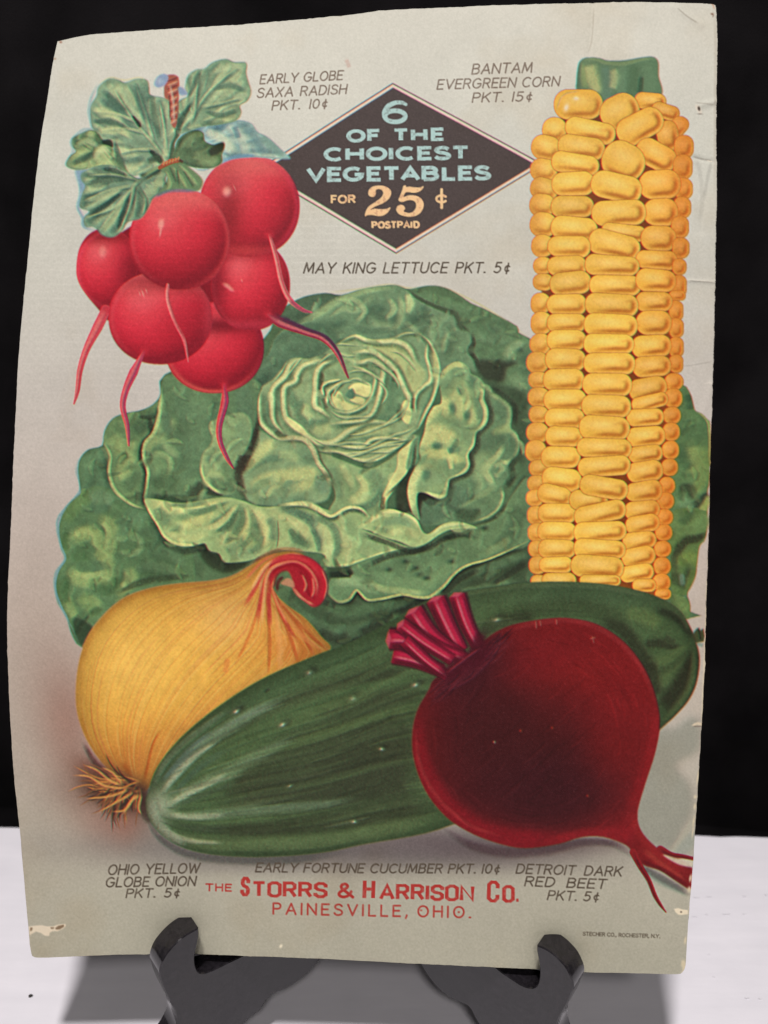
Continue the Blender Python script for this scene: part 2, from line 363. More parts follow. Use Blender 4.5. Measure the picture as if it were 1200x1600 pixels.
    F(q([(0, 190), (60, 200), (130, 290), (220, 390), (225, 470), (160, 520), (110, 480), (60, 380)]), (160, 174, 118), 2.5, .85)
    F(q([(120, 110), (200, 130), (240, 180), (230, 300), (250, 390), (220, 380), (150, 300), (60, 200), (20, 150)]), (112, 142, 104), 2, .9)
    F(q([(160, 600), (200, 540), (260, 530), (270, 600), (220, 690), (160, 700)]), (108, 138, 100), 2, .9)
    dk, dkr = (78, 104, 74), (58, 62, 44)
    def rim(pts, wd, Z=p, col=(182, 188, 134), sh=1., off=(2.5, 3.)):
        P = Z(pts)
        S([(x + off[0], y + off[1]) for x, y in P], [v * 1.8 for v in wd], dk, .7 * sh, .8, H)
        S(P, [v * 1.2 for v in wd], (156, 173, 120), .8, .8, H)
        S(P, [v * .72 for v in wd], col, .9, .7, H)
    for pts, wd in [([(140, 520), (170, 640), (150, 720), (230, 790)], [6, 6, 5]), ([(300, 340), (260, 450), (240, 560), (240, 700)], [6, 6, 6]), ([(400, 560), (390, 680), (480, 740), (600, 700)], [8, 8, 6]), ([(360, 640), (330, 560), (300, 500)], [6, 7, 5]), ([(800, 390), (860, 430), (800, 450)], [10, 9, 8]), ([(960, 400), (1010, 480), (1000, 620), (960, 700)], [9, 9, 8]), ([(600, 760), (750, 730), (900, 700), (1040, 720)], [6, 7, 6]), ([(540, 880), (700, 870), (800, 850), (930, 820), (1080, 840)], [4, 6, 6]), ([(640, 640), (700, 665), (800, 640), (850, 560)], [4, 4, 4])]:
        S(p(pts), wd, (90, 122, 90), .75, .8, H)
    for pts, wd in [([(860, 780), (930, 780), (960, 810)], [9, 10, 6]), ([(900, 900), (960, 890), (1020, 870)], [8, 8, 5]), ([(600, 760), (520, 780), (470, 770)], [7, 8, 6]), ([(440, 600), (420, 660), (470, 700)], [6, 6, 4]), ([(720, 800), (800, 790), (880, 770)], [6, 8, 5]), ([(660, 60), (700, 80)], [2, 2])]:
        S(p(pts), wd, (162, 176, 118), .7, .8, H)
    rim([(370, 300), (310, 350), (280, 420), (200, 500), (195, 620), (205, 720), (270, 800)], [1.5, 3.5, 4, 3.5, 3.5, 3, 2])
    rim([(110, 520), (100, 620), (110, 720), (160, 780), (250, 840), (370, 830)], [2, 4.5, 5, 4.5, 4, 3])
    rim([(600, 290), (480, 320), (400, 350), (360, 410), (350, 450), (280, 490), (270, 580), (285, 690), (330, 740), (400, 790), (470, 850), (540, 865), (620, 850), (700, 790), (790, 740), (880, 720), (1000, 735)], [2, 3.5, 3.5, 3.5, 3.2, 3.5, 3.5, 3.8, 5, 5, 4.5, 4, 4.2, 4, 3.5, 3, 2])
    F(p([(290, 690), (340, 715), (400, 760), (430, 810), (390, 800), (320, 750)]), (196, 198, 134), 1)
    rim([(630, 300), (530, 340), (490, 410), (485, 500), (480, 610), (530, 650), (580, 690)], [2, 3.2, 4, 4, 4, 3.5, 2])
    rim([(690, 300), (780, 325), (880, 310), (940, 360), (930, 450), (905, 570), (870, 660), (800, 710), (650, 730), (590, 740)], [2, 3, 3.5, 4, 3.5, 3.2, 3, 3, 2.5, 2])
    rim([(740, 260), (860, 250), (940, 300), (1010, 360), (1050, 430), (1090, 520), (1120, 580), (1100, 640)], [2.5, 3.5, 3.5, 4, 4, 4, 4, 2.5])
    F(p([(1060, 640), (1085, 580), (1120, 600), (1130, 680), (1110, 740), (1070, 710)]), (184, 190, 124), 1)
    rim([(620, 200), (680, 165), (750, 145), (830, 175), (930, 185), (1030, 185), (1110, 230), (1160, 330)], [1.6, 2.5, 3, 3.2, 3.6, 4, 4, 3])
    rim([(0, 135), (60, 105), (130, 95), (200, 110), (260, 165), (300, 240), (335, 350), (325, 480), (290, 610), (230, 720), (170, 850)], [1.6, 2, 2, 2.2, 2.4, 3, 3.4, 3.4, 3, 2.5, 1.6], q, off=(-2.5, 2.5))
    rim([(240, 190), (235, 290), (260, 380), (265, 470), (210, 520), (160, 570), (140, 640), (150, 720)], [1.8, 2.2, 2.4, 3, 2.6, 2.6, 2.2, 1.6], q, (182, 190, 134), .8)
    S(q([(290, 240), (320, 360), (290, 470)]), [4, 6, 4], (176, 184, 122), .8, .8, H)
    rim([(530, 470), (600, 450), (660, 440)], [1.5, 2, 1.2]); rim([(560, 610), (570, 530), (610, 490), (670, 450)], [2.2, 2.4, 2.2, 1.4])
    rim([(540, 550), (530, 490), (570, 460)], [1.6, 1.8, 1.4])
    F(p([(710, 500), (760, 465), (850, 470), (860, 530), (830, 560), (770, 540)]), (200, 200, 132), 1)
    F(p([(720, 580), (770, 555), (820, 575), (800, 610)]), (198, 198, 132), 1)
    F(p([(690, 540), (730, 500), (750, 530), (740, 570), (700, 560)]), (92, 126, 96), 1.2, .9)
    F(p([(600, 540), (650, 520), (680, 580), (740, 610), (780, 620), (720, 650), (640, 640), (600, 590)]), (190, 194, 128), 1.2)
    S(p([(630, 550), (660, 560), (670, 590)]), [3, 3, 2], (150, 168, 112), .9, .8, H)
    rim([(620, 650), (700, 660), (790, 630), (850, 570), (880, 480), (880, 420), (800, 370), (720, 350)], [1.5, 2, 2.2, 2.2, 2.2, 2, 1.8, 1.2], col=(176, 184, 130), sh=.7)
    for pts, wd in [([(505, 400), (525, 420), (510, 520)], [3, 4, 3]), ([(530, 560), (560, 640)], [2.5, 3]), ([(1000, 380), (1015, 420), (1000, 460)], [2.5, 4, 2]), ([(1040, 640), (1050, 720)], [3, 3]), ([(1140, 560), (1130, 640)], [3, 3]), ([(215, 780), (245, 815), (300, 825)], [3, 5, 2]), ([(1170, 800), (1130, 830)], [4, 3])]:
        S(p(pts), wd, dkr, .6, .8, H)
    rim([(510, 930), (600, 925), (700, 945), (780, 980), (900, 970), (1000, 910), (1090, 860)], [2, 3.2, 3.5, 3.6, 3.4, 3, 2])
    rim([(620, 880), (720, 890), (800, 890), (870, 840), (980, 830), (1090, 845)], [1.5, 2.4, 2.6, 2.6, 2.2, 1.4])
    # ---- leaves below the heart
    cf = z([(355, 690), (450, 720), (540, 750), (620, 715), (720, 635), (700, 700), (620, 840), (590, 920), (400, 925), (420, 850), (390, 760)])
    R = F(cf, (128, 154, 106), 1.2)
    S(z([(400, 730), (420, 800), (440, 870)]), [7, 9, 6], (108, 138, 100), .7, .8, R)
    S(z([(470, 880), (520, 850), (530, 810), (500, 770)]), [5, 9, 6, 4], (180, 188, 124), .8, .8, R)
    S(z([(440, 730), (470, 780), (490, 820)]), [4, 6, 4], (164, 178, 120), .7, .8, R)
    S(z([(540, 760), (580, 790), (570, 850)]), [8, 9, 8], (108, 138, 100), .8, .8, R)
    S(z([(480, 910), (560, 880), (600, 820)]), [5, 6, 4], (86, 116, 86), .8, .8, R)
    R = F(z([(725, 630), (690, 660), (655, 690), (650, 745), (620, 800), (595, 860), (590, 915), (610, 870), (660, 800), (690, 760), (698, 700)]), (182, 188, 124), .9)
    R2 = F(q([(130, 935), (175, 900), (180, 960), (170, 1060), (150, 1120), (80, 1170), (95, 1060)]), (104, 134, 96), 1.4)
    S(z([(598, 850), (592, 912), (604, 925)]), [3, 4, 3], (60, 70, 50), .9)
    S(z([(610, 850), (700, 760), (720, 650)]), [2, 3, 2], (66, 80, 58), .7)
    R = F(s([(620, 620), (650, 500), (700, 400), (740, 290), (860, 350), (1000, 340), (1060, 390), (1110, 480), (1180, 600), (1185, 690), (1120, 740), (860, 760), (700, 740), (640, 680)]), (124, 150, 108), 1.5)
    for pts, wd, c, a in [([(660, 560), (720, 500), (800, 470), (900, 460), (980, 440)], [5, 6, 5, 4], (96, 128, 96), .8),
                          ([(650, 540), (720, 460), (790, 390), (850, 370)], [5, 9, 10, 6], (176, 184, 120), .85),
                          ([(860, 440), (940, 450), (1000, 470)], [6, 8, 6], (150, 170, 116), .7),
                          ([(1000, 400), (1050, 470), (1080, 540)], [9, 10, 7], (108, 138, 102), .7),
                          ([(680, 640), (800, 590), (950, 570), (1070, 560), (1040, 620), (940, 660)], [7, 9, 11, 10, 10, 6], (176, 184, 120), .85),
                          ([(700, 680), (760, 620), (850, 590)], [5, 6, 4], (110, 140, 100), .7),
                          ([(780, 720), (830, 650), (880, 640)], [3, 4, 3], (170, 180, 120), .6),
                          ([(1080, 600), (1130, 620), (1150, 690)], [9, 10, 7], (110, 142, 110), .7),
                          ([(660, 700), (760, 740), (900, 740), (1080, 720)], [7, 8, 8, 7], (104, 134, 100), .7),
                          ([(900, 660), (920, 620), (960, 610)], [3, 4, 2], (112, 142, 104), .8)]:
        S(s(pts), wd, c, a, .8, R)
    rimP = s([(870, 345), (960, 335), (1030, 350), (1080, 410), (1110, 490), (1160, 560), (1195, 640)])
    S([(x + 3, y + 3) for x, y in rimP], 5, (84, 100, 72), .8); S(rimP, [3, 3.4, 4, 4, 3.6, 3.2, 3], (176, 178, 128), .95, .7)
    # ---- left: outer lobes
    R = F(w([(180, 420), (215, 360), (300, 325), (350, 340), (385, 420), (375, 520), (420, 620), (300, 580), (185, 610), (170, 500)]), (82, 114, 82), 1.2)
    S(w([(370, 380), (360, 450), (380, 560)]), [8, 8, 6], (58, 76, 56), .7, .8, R); S(w([(230, 420), (300, 380)]), [9, 10], (94, 128, 92), .6, .8, R)
    R = F(w([(60, 780), (110, 690), (200, 610), (300, 570), (420, 610), (520, 690), (640, 760), (700, 860), (800, 940), (900, 980), (900, 1250), (600, 1250), (400, 1400), (280, 1560), (200, 1590), (130, 1470), (60, 1320), (30, 1210), (40, 1120), (95, 1040), (70, 960), (45, 860)]), (86, 118, 80), 1)
    for pts, wd, c, a in [([(80, 800), (160, 680), (260, 620)], [10, 14, 10], (92, 122, 72), .6), ([(240, 660), (320, 640), (400, 680)], [9, 11, 8], (106, 138, 102), .6),
                          ([(130, 940), (190, 880), (280, 880), (310, 960), (350, 1060), (400, 1130)], [8, 11, 11, 10, 12, 8], (134, 156, 96), .8),
                          ([(300, 770), (380, 820), (400, 900), (370, 1000), (350, 1080)], [6, 10, 10, 9, 8], (132, 156, 98), .75),
                          ([(110, 1100), (180, 1170), (300, 1170), (420, 1130)], [8, 11, 11, 8], (136, 158, 98), .8),
                          ([(500, 1090), (520, 1160), (470, 1230), (420, 1280)], [8, 10, 9, 6], (128, 152, 94), .75),
                          ([(440, 990), (520, 1010), (580, 960), (550, 890), (480, 880)], [3, 4, 5, 4, 3], (116, 146, 100), .8),
                          ([(130, 1040), (200, 1010), (220, 1060)], [8, 10, 8], (76, 108, 70), .85), ([(260, 1060), (310, 1100), (260, 1130)], [7, 8, 6], (88, 120, 84), .8),
                          ([(290, 1220), (400, 1220), (440, 1150)], [6, 9, 7], (74, 104, 66), .8), ([(100, 1280), (130, 1360), (160, 1420)], [6, 8, 5], (126, 150, 92), .7),
                          ([(180, 1270), (250, 1330), (300, 1400)], [9, 12, 9], (110, 138, 84), .7), ([(60, 1240), (100, 1180)], [9, 8], (80, 112, 72), .7),
                          ([(270, 1380), (300, 1370)], [5, 6], (70, 98, 64), .8), ([(640, 900), (700, 1000), (830, 1080)], [14, 18, 14], (76, 106, 76), .7),
                          ([(560, 1060), (650, 1120), (800, 1150)], [8, 12, 10], (66, 92, 64), .7), ([(700, 1060), (790, 1120), (840, 1180)], [4, 6, 4], (98, 130, 92), .6),
                          ([(450, 860), (520, 760), (620, 790)], [10, 12, 9], (92, 128, 96), .5)]:
        S(w(pts), wd, c, a, .8, R)
    F(w([(140, 1440), (180, 1420), (220, 1440), (270, 1490), (220, 1590), (170, 1570)]), (56, 76, 54), 2)
    S(w([(420, 1260), (560, 1195), (700, 1165), (890, 1150)]), [3, 5, 5, 4], (54, 68, 48), .8)
    F(h([(0, 320), (110, 290), (150, 300), (40, 370)]), (52, 58, 42), 2.5)
    F(s([(360, 1010), (400, 995), (430, 1050), (500, 1060), (520, 1110), (600, 1115), (690, 1110), (560, 1180), (440, 1150), (380, 1080)]), (56, 70, 50), 2.5)
    # ---- left: ruffled lobe behind the big leaf
    R = F(w([(330, 290), (345, 210), (410, 130), (470, 100), (560, 95), (640, 40), (690, 20), (700, 120), (680, 220), (620, 280), (595, 350), (610, 470), (630, 540), (600, 640), (605, 715), (520, 690), (440, 630), (380, 550), (375, 470), (380, 390)]), (98, 128, 86), 1)
    for pts, wd, c, a in [([(430, 260), (470, 340), (560, 290)], [7, 10, 5], (140, 162, 104), .75), ([(400, 240), (440, 340), (400, 360)], [9, 9, 5], (126, 150, 96), .7),
                          ([(500, 340), (520, 400), (460, 440), (430, 520)], [5, 6, 7, 8], (138, 160, 102), .8), ([(455, 390), (470, 375)], [5, 5], (78, 106, 68), .8),
                          ([(430, 520), (490, 500), (520, 470)], [5, 7, 3], (142, 164, 104), .8), ([(500, 560), (560, 520), (590, 560)], [10, 12, 10], (84, 112, 78), .8),
                          ([(560, 200), (620, 160), (660, 110)], [10, 12, 9], (72, 98, 70), .85), ([(560, 130), (640, 130), (680, 120)], [2.5, 3.5, 2], (52, 66, 48), .8),
                          ([(630, 130), (640, 200), (650, 230)], [3, 4, 4], (52, 60, 46), .8), ([(560, 420), (570, 330), (540, 400)], [7, 7, 5], (104, 134, 88), .6),
                          ([(530, 640), (590, 650), (600, 700)], [8, 8, 5], (70, 90, 64), .8)]:
        S(w(pts), wd, c, a, .8, R)
    S(w([(345, 300), (380, 380), (372, 480), (400, 580), (450, 640), (520, 690), (600, 720)]), [1.5, 2.2, 2.4, 2.6, 2.4, 2, 1.5], (156, 172, 112), .85, .7)
    S(w([(640, 280), (590, 330), (580, 400), (610, 480), (620, 560), (590, 650), (600, 720)]), [4, 4.5, 4, 3, 3, 3, 2], (50, 56, 44), .85)
    # ---- big left leaf
    R = F(s([(130, 0), (125, 100), (110, 220), (80, 310), (25, 380), (20, 460), (45, 540), (40, 620), (25, 720), (160, 735), (300, 740), (400, 720), (500, 705), (640, 720), (620, 620), (600, 520), (680, 420), (730, 280), (735, 100), (750, 0), (600, -60), (200, -60)]), (92, 122, 86), 1)
    for pts, wd, c, a in [([(130, 60), (125, 160), (110, 260), (90, 320)], [4, 6, 8, 8], (132, 158, 106), .8), ([(225, 210), (200, 280), (160, 330), (120, 370)], [6, 7, 7, 7], (134, 160, 106), .8),
                          ([(40, 430), (60, 370), (120, 330)], [6, 8, 8], (138, 160, 104), .75), ([(150, 370), (200, 420), (250, 450)], [5, 7, 4], (126, 152, 104), .75),
                          ([(70, 450), (130, 440), (185, 480), (180, 560), (130, 590)], [6, 5, 4, 4, 3], (130, 156, 104), .75), ([(110, 500), (130, 530)], [12, 12], (106, 136, 92), .8),
                          ([(200, 320), (260, 290), (270, 240)], [12, 14, 10], (74, 98, 70), .8), ([(150, 200), (170, 280)], [8, 7], (86, 116, 86), .7),
                          ([(70, 640), (160, 600), (230, 640)], [9, 12, 12], (72, 98, 68), .75), ([(60, 700), (200, 720), (320, 720)], [4, 6, 6], (60, 82, 58), .8),
                          ([(340, 100), (380, 200), (360, 350), (330, 480)], [16, 20, 22, 18], (100, 132, 96), .6), ([(260, 100), (270, 180)], [14, 14], (84, 114, 84), .6),
                          ([(270, 360), (300, 440), (290, 540)], [14, 16, 14], (86, 116, 84), .6), ([(470, 140), (460, 230)], [8, 8], (80, 112, 82), .7),
                          ([(640, 60), (650, 180)], [14, 14], (86, 116, 88), .7), ([(370, 640), (330, 690)], [7, 8], (52, 60, 46), .9), ([(410, 640), (440, 680), (520, 690)], [4, 5, 2], (48, 54, 42), .9)]:
        S(s(pts), wd, c, a, .8, R)
    lob = s([(430, 260), (470, 220), (560, 190), (640, 180), (690, 230), (690, 330), (640, 440), (590, 500), (600, 640), (560, 690), (480, 680), (410, 620), (375, 540), (390, 440), (440, 380), (450, 330)])
    S([(x + 5, y + 3) for x, y in s([(690, 240), (695, 340), (640, 450), (600, 510)])], 6, (70, 90, 66), .8)
    R = F(lob, (124, 150, 104), 1.4)
    for pts, wd, c, a in [([(600, 230), (640, 280), (620, 360), (560, 420)], [9, 11, 10, 8], (110, 140, 102), .7), ([(440, 280), (470, 330), (460, 400)], [6, 8, 6], (146, 168, 116), .7),
                          ([(400, 520), (420, 440), (470, 420)], [6, 9, 7], (142, 164, 112), .7), ([(440, 470), (480, 460)], [7, 6], (92, 124, 94), .7),
                          ([(420, 550), (470, 570), (540, 610)], [6, 8, 5], (150, 170, 114), .7), ([(470, 620), (540, 640), (570, 660)], [9, 10, 7], (88, 118, 84), .8),
                          ([(540, 520), (570, 580)], [8, 9], (90, 120, 84), .7), ([(380, 500), (385, 570), (420, 630), (500, 685)], [2, 2.6, 3, 2], (178, 186, 120), .95), ([(432, 270), (445, 320)], [2.4, 2.4], (160, 176, 116), .8)]:
        S(s(pts), wd, c, a, .8, R)
    S(s([(735, 180), (720, 300), (680, 420), (640, 500), (610, 560), (625, 640), (650, 725)]), [3, 3.5, 4, 9, 7, 6, 4], (60, 58, 46), .95)
    S(s([(640, 440), (620, 520), (600, 510)]), [6, 8, 5], (62, 60, 48), .9)
    # light leaf edge running from the radishes down to the rolled leaf
    P = s([(130, 20), (125, 110), (112, 220), (80, 310), (30, 370), (18, 450), (45, 540), (42, 610), (25, 720)])
    S([(x - 4, y + 1) for x, y in P[2:]], [3, 4, 4, 4], (50, 58, 44), .8); S(P, [2, 2.4, 3, 3, 3, 2.4, 2.4, 2.2, 2.4], (162, 178, 116), .95, .7)
    # ---- rolled light leaf across the front
    roll = s([(25, 720), (100, 720), (240, 745), (340, 735), (440, 715), (540, 708), (640, 730), (740, 765), (850, 765), (960, 745), (1060, 755), (1200, 800)]) + h([(260, 150), (290, 160), (340, 130), (390, 130), (430, 160), (390, 200), (480, 240), (560, 270), (590, 278), (480, 300), (400, 330), (350, 345), (300, 357), (262, 345), (250, 300), (100, 285)]) + s([(860, 1030), (780, 1060), (690, 1100), (580, 1115), (520, 1110), (490, 1060), (430, 1040), (400, 995), (340, 1005), (270, 1015), (190, 990), (130, 930), (100, 850), (45, 780)])
    S([(x, y + 5) for x, y in s([(40, 790), (100, 880), (150, 960), (250, 1025), (390, 1010), (440, 1060), (510, 1110), (640, 1120)])], 5, (50, 60, 46), .8)
    R = F(roll, (140, 164, 110), 1)
    for pts, wd, c, a in [([(60, 750), (140, 760), (220, 790), (320, 790), (440, 760), (540, 730)], [7, 8, 7, 6, 6, 5], (186, 192, 126), .9),
                          ([(100, 770), (130, 820), (180, 880)], [6, 9, 8], (104, 134, 96), .8), ([(180, 760), (280, 760), (400, 745)], [2, 4, 3], (96, 124, 88), .7),
                          ([(220, 830), (320, 830), (420, 800), (500, 760)], [5, 7, 6, 4], (112, 142, 98), .8), ([(250, 890), (340, 870), (420, 840)], [7, 10, 6], (182, 188, 120), .85),
                          ([(160, 900), (220, 950), (330, 960), (430, 930)], [5, 7, 7, 5], (170, 180, 118), .8), ([(190, 900), (240, 900)], [6, 6], (98, 126, 88), .7),
                          ([(300, 930), (420, 890), (520, 820), (570, 760)], [6, 9, 10, 7], (158, 174, 116), .7), ([(440, 880), (520, 840), (580, 780)], [4, 7, 5], (88, 118, 86), .8),
                          ([(500, 950), (580, 890), (620, 800), (600, 760)], [6, 9, 9, 5], (96, 126, 90), .85), ([(560, 1020), (640, 960), (680, 860), (650, 770)], [8, 11, 12, 7], (180, 188, 124), .85),
                          ([(480, 990), (560, 960), (600, 930)], [6, 9, 6], (172, 182, 122), .8), ([(540, 1060), (620, 1000), (660, 970)], [8, 10, 6], (102, 134, 98), .7),
                          ([(720, 860), (750, 930), (730, 1000)], [7, 8, 7], (88, 116, 84), .85), ([(690, 920), (740, 980)], [5, 5], (112, 140, 100), .6),
                          ([(700, 790), (780, 860), (790, 950), (750, 1020)], [7, 10, 9, 6], (188, 194, 130), .9), ([(800, 830), (840, 900), (830, 990)], [6, 8, 8], (98, 128, 96), .8),
                          ([(560, 1080), (680, 1060), (780, 1030)], [7, 9, 7], (120, 148, 108), .7),
                          ([(780, 780), (880, 810), (980, 860), (1080, 930), (1090, 1000)], [8, 10, 10, 9, 7], (166, 180, 122), .8), ([(860, 780), (960, 800), (1060, 850), (1120, 940), (1140, 1030)], [5, 7, 8, 7, 6], (86, 116, 90), .85),
                          ([(960, 940), (1000, 990), (1060, 1040)], [8, 11, 8], (92, 120, 86), .8), ([(880, 850), (900, 930), (890, 1000)], [12, 13, 10], (154, 172, 116), .7),
                          ([(1100, 860), (1160, 930), (1180, 1040), (1150, 1100)], [7, 10, 9, 7], (172, 184, 126), .85), ([(980, 1040), (1060, 1070), (1120, 1100)], [6, 8, 6], (142, 162, 112), .7)]:
        S(s(pts), wd, c, a, .8, R)
    for pts, wd, c, a in [([(250, 180), (320, 220), (350, 270), (330, 330)], [6, 8, 8, 5], (170, 182, 124), .8), ([(220, 160), (290, 200), (310, 270), (290, 330)], [4, 6, 6, 4], (98, 128, 94), .8), ([(340, 150), (360, 210), (440, 260), (500, 280)], [8, 11, 11, 7], (122, 150, 104), .7), ([(380, 270), (430, 310)], [7, 7], (132, 156, 108), .7), ([(270, 350), (330, 345), (400, 325), (480, 298), (570, 277)], [2, 2.4, 2.2, 2, 1.5], (178, 188, 126), .9)]:
        S(h(pts), wd, c, a, .8, R)
    S(s([(30, 730), (60, 800), (110, 880), (150, 950), (220, 995), (320, 1005), (395, 990)]), [1.6, 2, 2, 2.2, 2.4, 2, 1.5], (180, 186, 122), .9, .7)
    S(s([(855, 850), (860, 950), (850, 1030)]), [1, 1.3, 1], (110, 120, 86), .7)
    P = h([(90, 118), (170, 112), (215, 122), (260, 150), (290, 158), (345, 128), (395, 132), (428, 165)])
    S([(x + 1, y + 4) for x, y in P], 4, (78, 100, 74), .8); S(P, [2, 3.4, 4.5, 3, 2.2, 2.4, 2, 1.4], (192, 196, 134), .95, .7)
    # ---- dark ground under everything, bottom leaves
    F(h([(265, 350), (350, 350), (420, 325), (560, 280), (640, 262), (740, 212), (860, 180), (940, 110), (1020, 20), (1030, 430), (900, 480), (700, 560), (400, 680), (200, 760), (120, 500), (180, 380)]), (64, 84, 60), 2)
    R = F(h([(360, 345), (450, 310), (560, 280), (650, 260), (740, 215), (900, 170), (960, 80), (1025, 20), (1030, 250), (950, 290), (870, 325), (800, 345), (750, 375), (700, 430), (650, 465), (550, 455), (480, 470), (420, 475), (380, 440), (350, 475), (310, 482), (272, 450), (280, 395), (330, 390), (365, 375)]), (96, 126, 88), 1.3)
    for pts, wd, c, a in [([(400, 360), (520, 330), (680, 290), (800, 240)], [8, 12, 12, 10], (86, 114, 80), .7), ([(660, 250), (740, 225), (820, 215)], [6, 8, 5], (60, 76, 54), .8), ([(900, 290), (960, 220), (1000, 120)], [9, 12, 12], (76, 102, 74), .7), ([(860, 300), (920, 270), (960, 240)], [5, 6, 4], (126, 152, 104), .6),
                          ([(480, 400), (560, 420), (660, 400), (740, 340)], [9, 11, 10, 8], (114, 144, 98), .6), ([(300, 420), (340, 400), (390, 410), (450, 440)], [7, 8, 8, 6], (130, 158, 112), .8), ([(430, 400), (470, 430), (540, 440), (640, 450)], [3, 5, 5, 4], (146, 166, 110), .7), ([(760, 300), (840, 290)], [10, 10], (86, 112, 78), .6)]:
        S(h(pts), wd, c, a, .8, R)
    for x, y in [(600, 355), (612, 378), (640, 392), (720, 240), (800, 235), (860, 205), (735, 330), (500, 360), (560, 330)]:
        X, Y = h([(x, y)])[0]; blob(X, Y, 5 + 3 * RNG.rand(), 4, (54, 74, 54), .8, clip=R)
    S([(x, y + 4) for x, y in h([(400, 345), (500, 300), (640, 272), (720, 230), (820, 212)])], 4, (46, 54, 42), .8)
    P = h([(1024, 253), (950, 288), (870, 322), (800, 342), (750, 372), (700, 428), (650, 463), (600, 462), (550, 453), (480, 468), (420, 473), (380, 438), (350, 472), (310, 480), (274, 450)])
    S([(x, y + 4) for x, y in P], 4, (40, 48, 38), .8); S(P, [1.2, 1.5, 1.6, 2, 2.2, 2.4, 2.2, 2, 2, 2.2, 2.2, 1.8], (164, 172, 108), .85, .8)
    for pts, wd, c, a in [([(800, 380), (900, 340), (1020, 300)], [4, 7, 5], (84, 112, 80), .8), ([(780, 420), (880, 390), (1000, 340)], [3, 5, 3], (58, 72, 52), .8), ([(760, 440), (860, 430), (960, 400)], [3, 6, 4], (88, 116, 82), .7), ([(700, 460), (760, 400), (840, 360)], [3, 4, 4], (48, 56, 42), .9), ([(880, 420), (960, 370), (1020, 330)], [3, 5, 6], (46, 54, 42), .9), ([(820, 470), (900, 440), (1000, 410)], [3, 4, 3], (44, 52, 40), .8),
                          ([(260, 500), (340, 520), (440, 500), (540, 490)], [6, 9, 9, 5], (78, 106, 74), .8), ([(200, 520), (260, 580), (340, 590), (460, 560)], [6, 9, 9, 6], (74, 100, 72), .8), ([(270, 380), (340, 375), (360, 365)], [4, 5, 3], (40, 48, 38), .9), ([(480, 540), (540, 520), (600, 490), (650, 475)], [5, 6, 5, 3], (36, 42, 34), .9),
                          ([(380, 600), (460, 570), (540, 540)], [6, 8, 5], (40, 46, 36), .9), ([(230, 590), (300, 620), (350, 600)], [7, 8, 5], (44, 52, 40), .85), ([(250, 480), (300, 500)], [5, 4], (44, 50, 40), .8), ([(500, 530), (560, 560), (640, 500)], [9, 11, 7], (72, 100, 66), .9), ([(120, 470), (170, 520), (230, 560)], [7, 6, 5], (82, 112, 80), .6), ([(300, 600), (310, 580), (340, 570)], [4, 5, 3], (80, 110, 80), .7), ([(320, 640), (400, 620), (430, 600)], [6, 5, 3], (36, 42, 34), .9)]:
        S(h(pts), wd, c, a)
    # small pale leaf in front
    sl = h([(385, 200), (430, 160), (490, 132), (550, 145), (600, 168), (625, 215), (650, 225), (700, 190), (760, 180), (830, 205), (740, 208), (690, 228), (640, 262), (590, 275), (540, 255), (480, 238), (430, 215)])
    S([(x, y + 5) for x, y in h([(400, 215), (500, 250), (590, 280), (680, 240)])], 4, (46, 54, 42), .8)
    R = F(sl, (148, 170, 114), .9)
    S(h([(400, 198), (450, 165), (520, 140), (590, 165), (620, 210)]), [2, 3, 3, 3, 2], (192, 196, 132), .9, .7, R); S(h([(470, 190), (540, 175), (590, 200)]), [5, 7, 5], (116, 146, 106), .8, .8, R)
    S(h([(500, 225), (570, 215), (620, 240)]), [4, 6, 5], (174, 186, 124), .8, .8, R); S(h([(440, 205), (500, 215)]), [3, 4], (110, 138, 98), .7, .8, R); S(h([(660, 230), (710, 195), (790, 188)]), [2, 2.5, 1.5], (178, 188, 128), .9, .7, R)
    for pts, wd, c, a in [([(270, 790), (350, 800), (450, 775), (560, 735)], [3, 5, 4, 2], (98, 128, 90), .8), ([(400, 905), (480, 880), (560, 815), (610, 750)], [3, 5, 5, 2], (184, 190, 126), .8), ([(470, 930), (560, 870), (600, 790)], [2, 5, 3], (84, 112, 80), .85), ([(520, 1000), (600, 930), (640, 840), (625, 760)], [3, 6, 6, 3], (92, 122, 86), .8), ([(610, 1040), (690, 960), (710, 860), (680, 780)], [3, 5, 6, 3], (96, 126, 90), .7), ([(680, 1060), (740, 1010), (770, 940)], [3, 5, 3], (98, 128, 92), .7), ([(900, 820), (1000, 890), (1050, 970)], [3, 6, 4], (180, 188, 128), .8), ([(930, 900), (970, 960), (1030, 1010)], [3, 6, 4], (88, 116, 84), .8), ([(1070, 900), (1110, 980), (1120, 1060)], [3, 5, 3], (90, 120, 90), .8), ([(330, 860), (420, 830), (470, 800)], [3, 5, 2], (176, 184, 118), .7)]: S(s(pts), wd, c, a, .8)
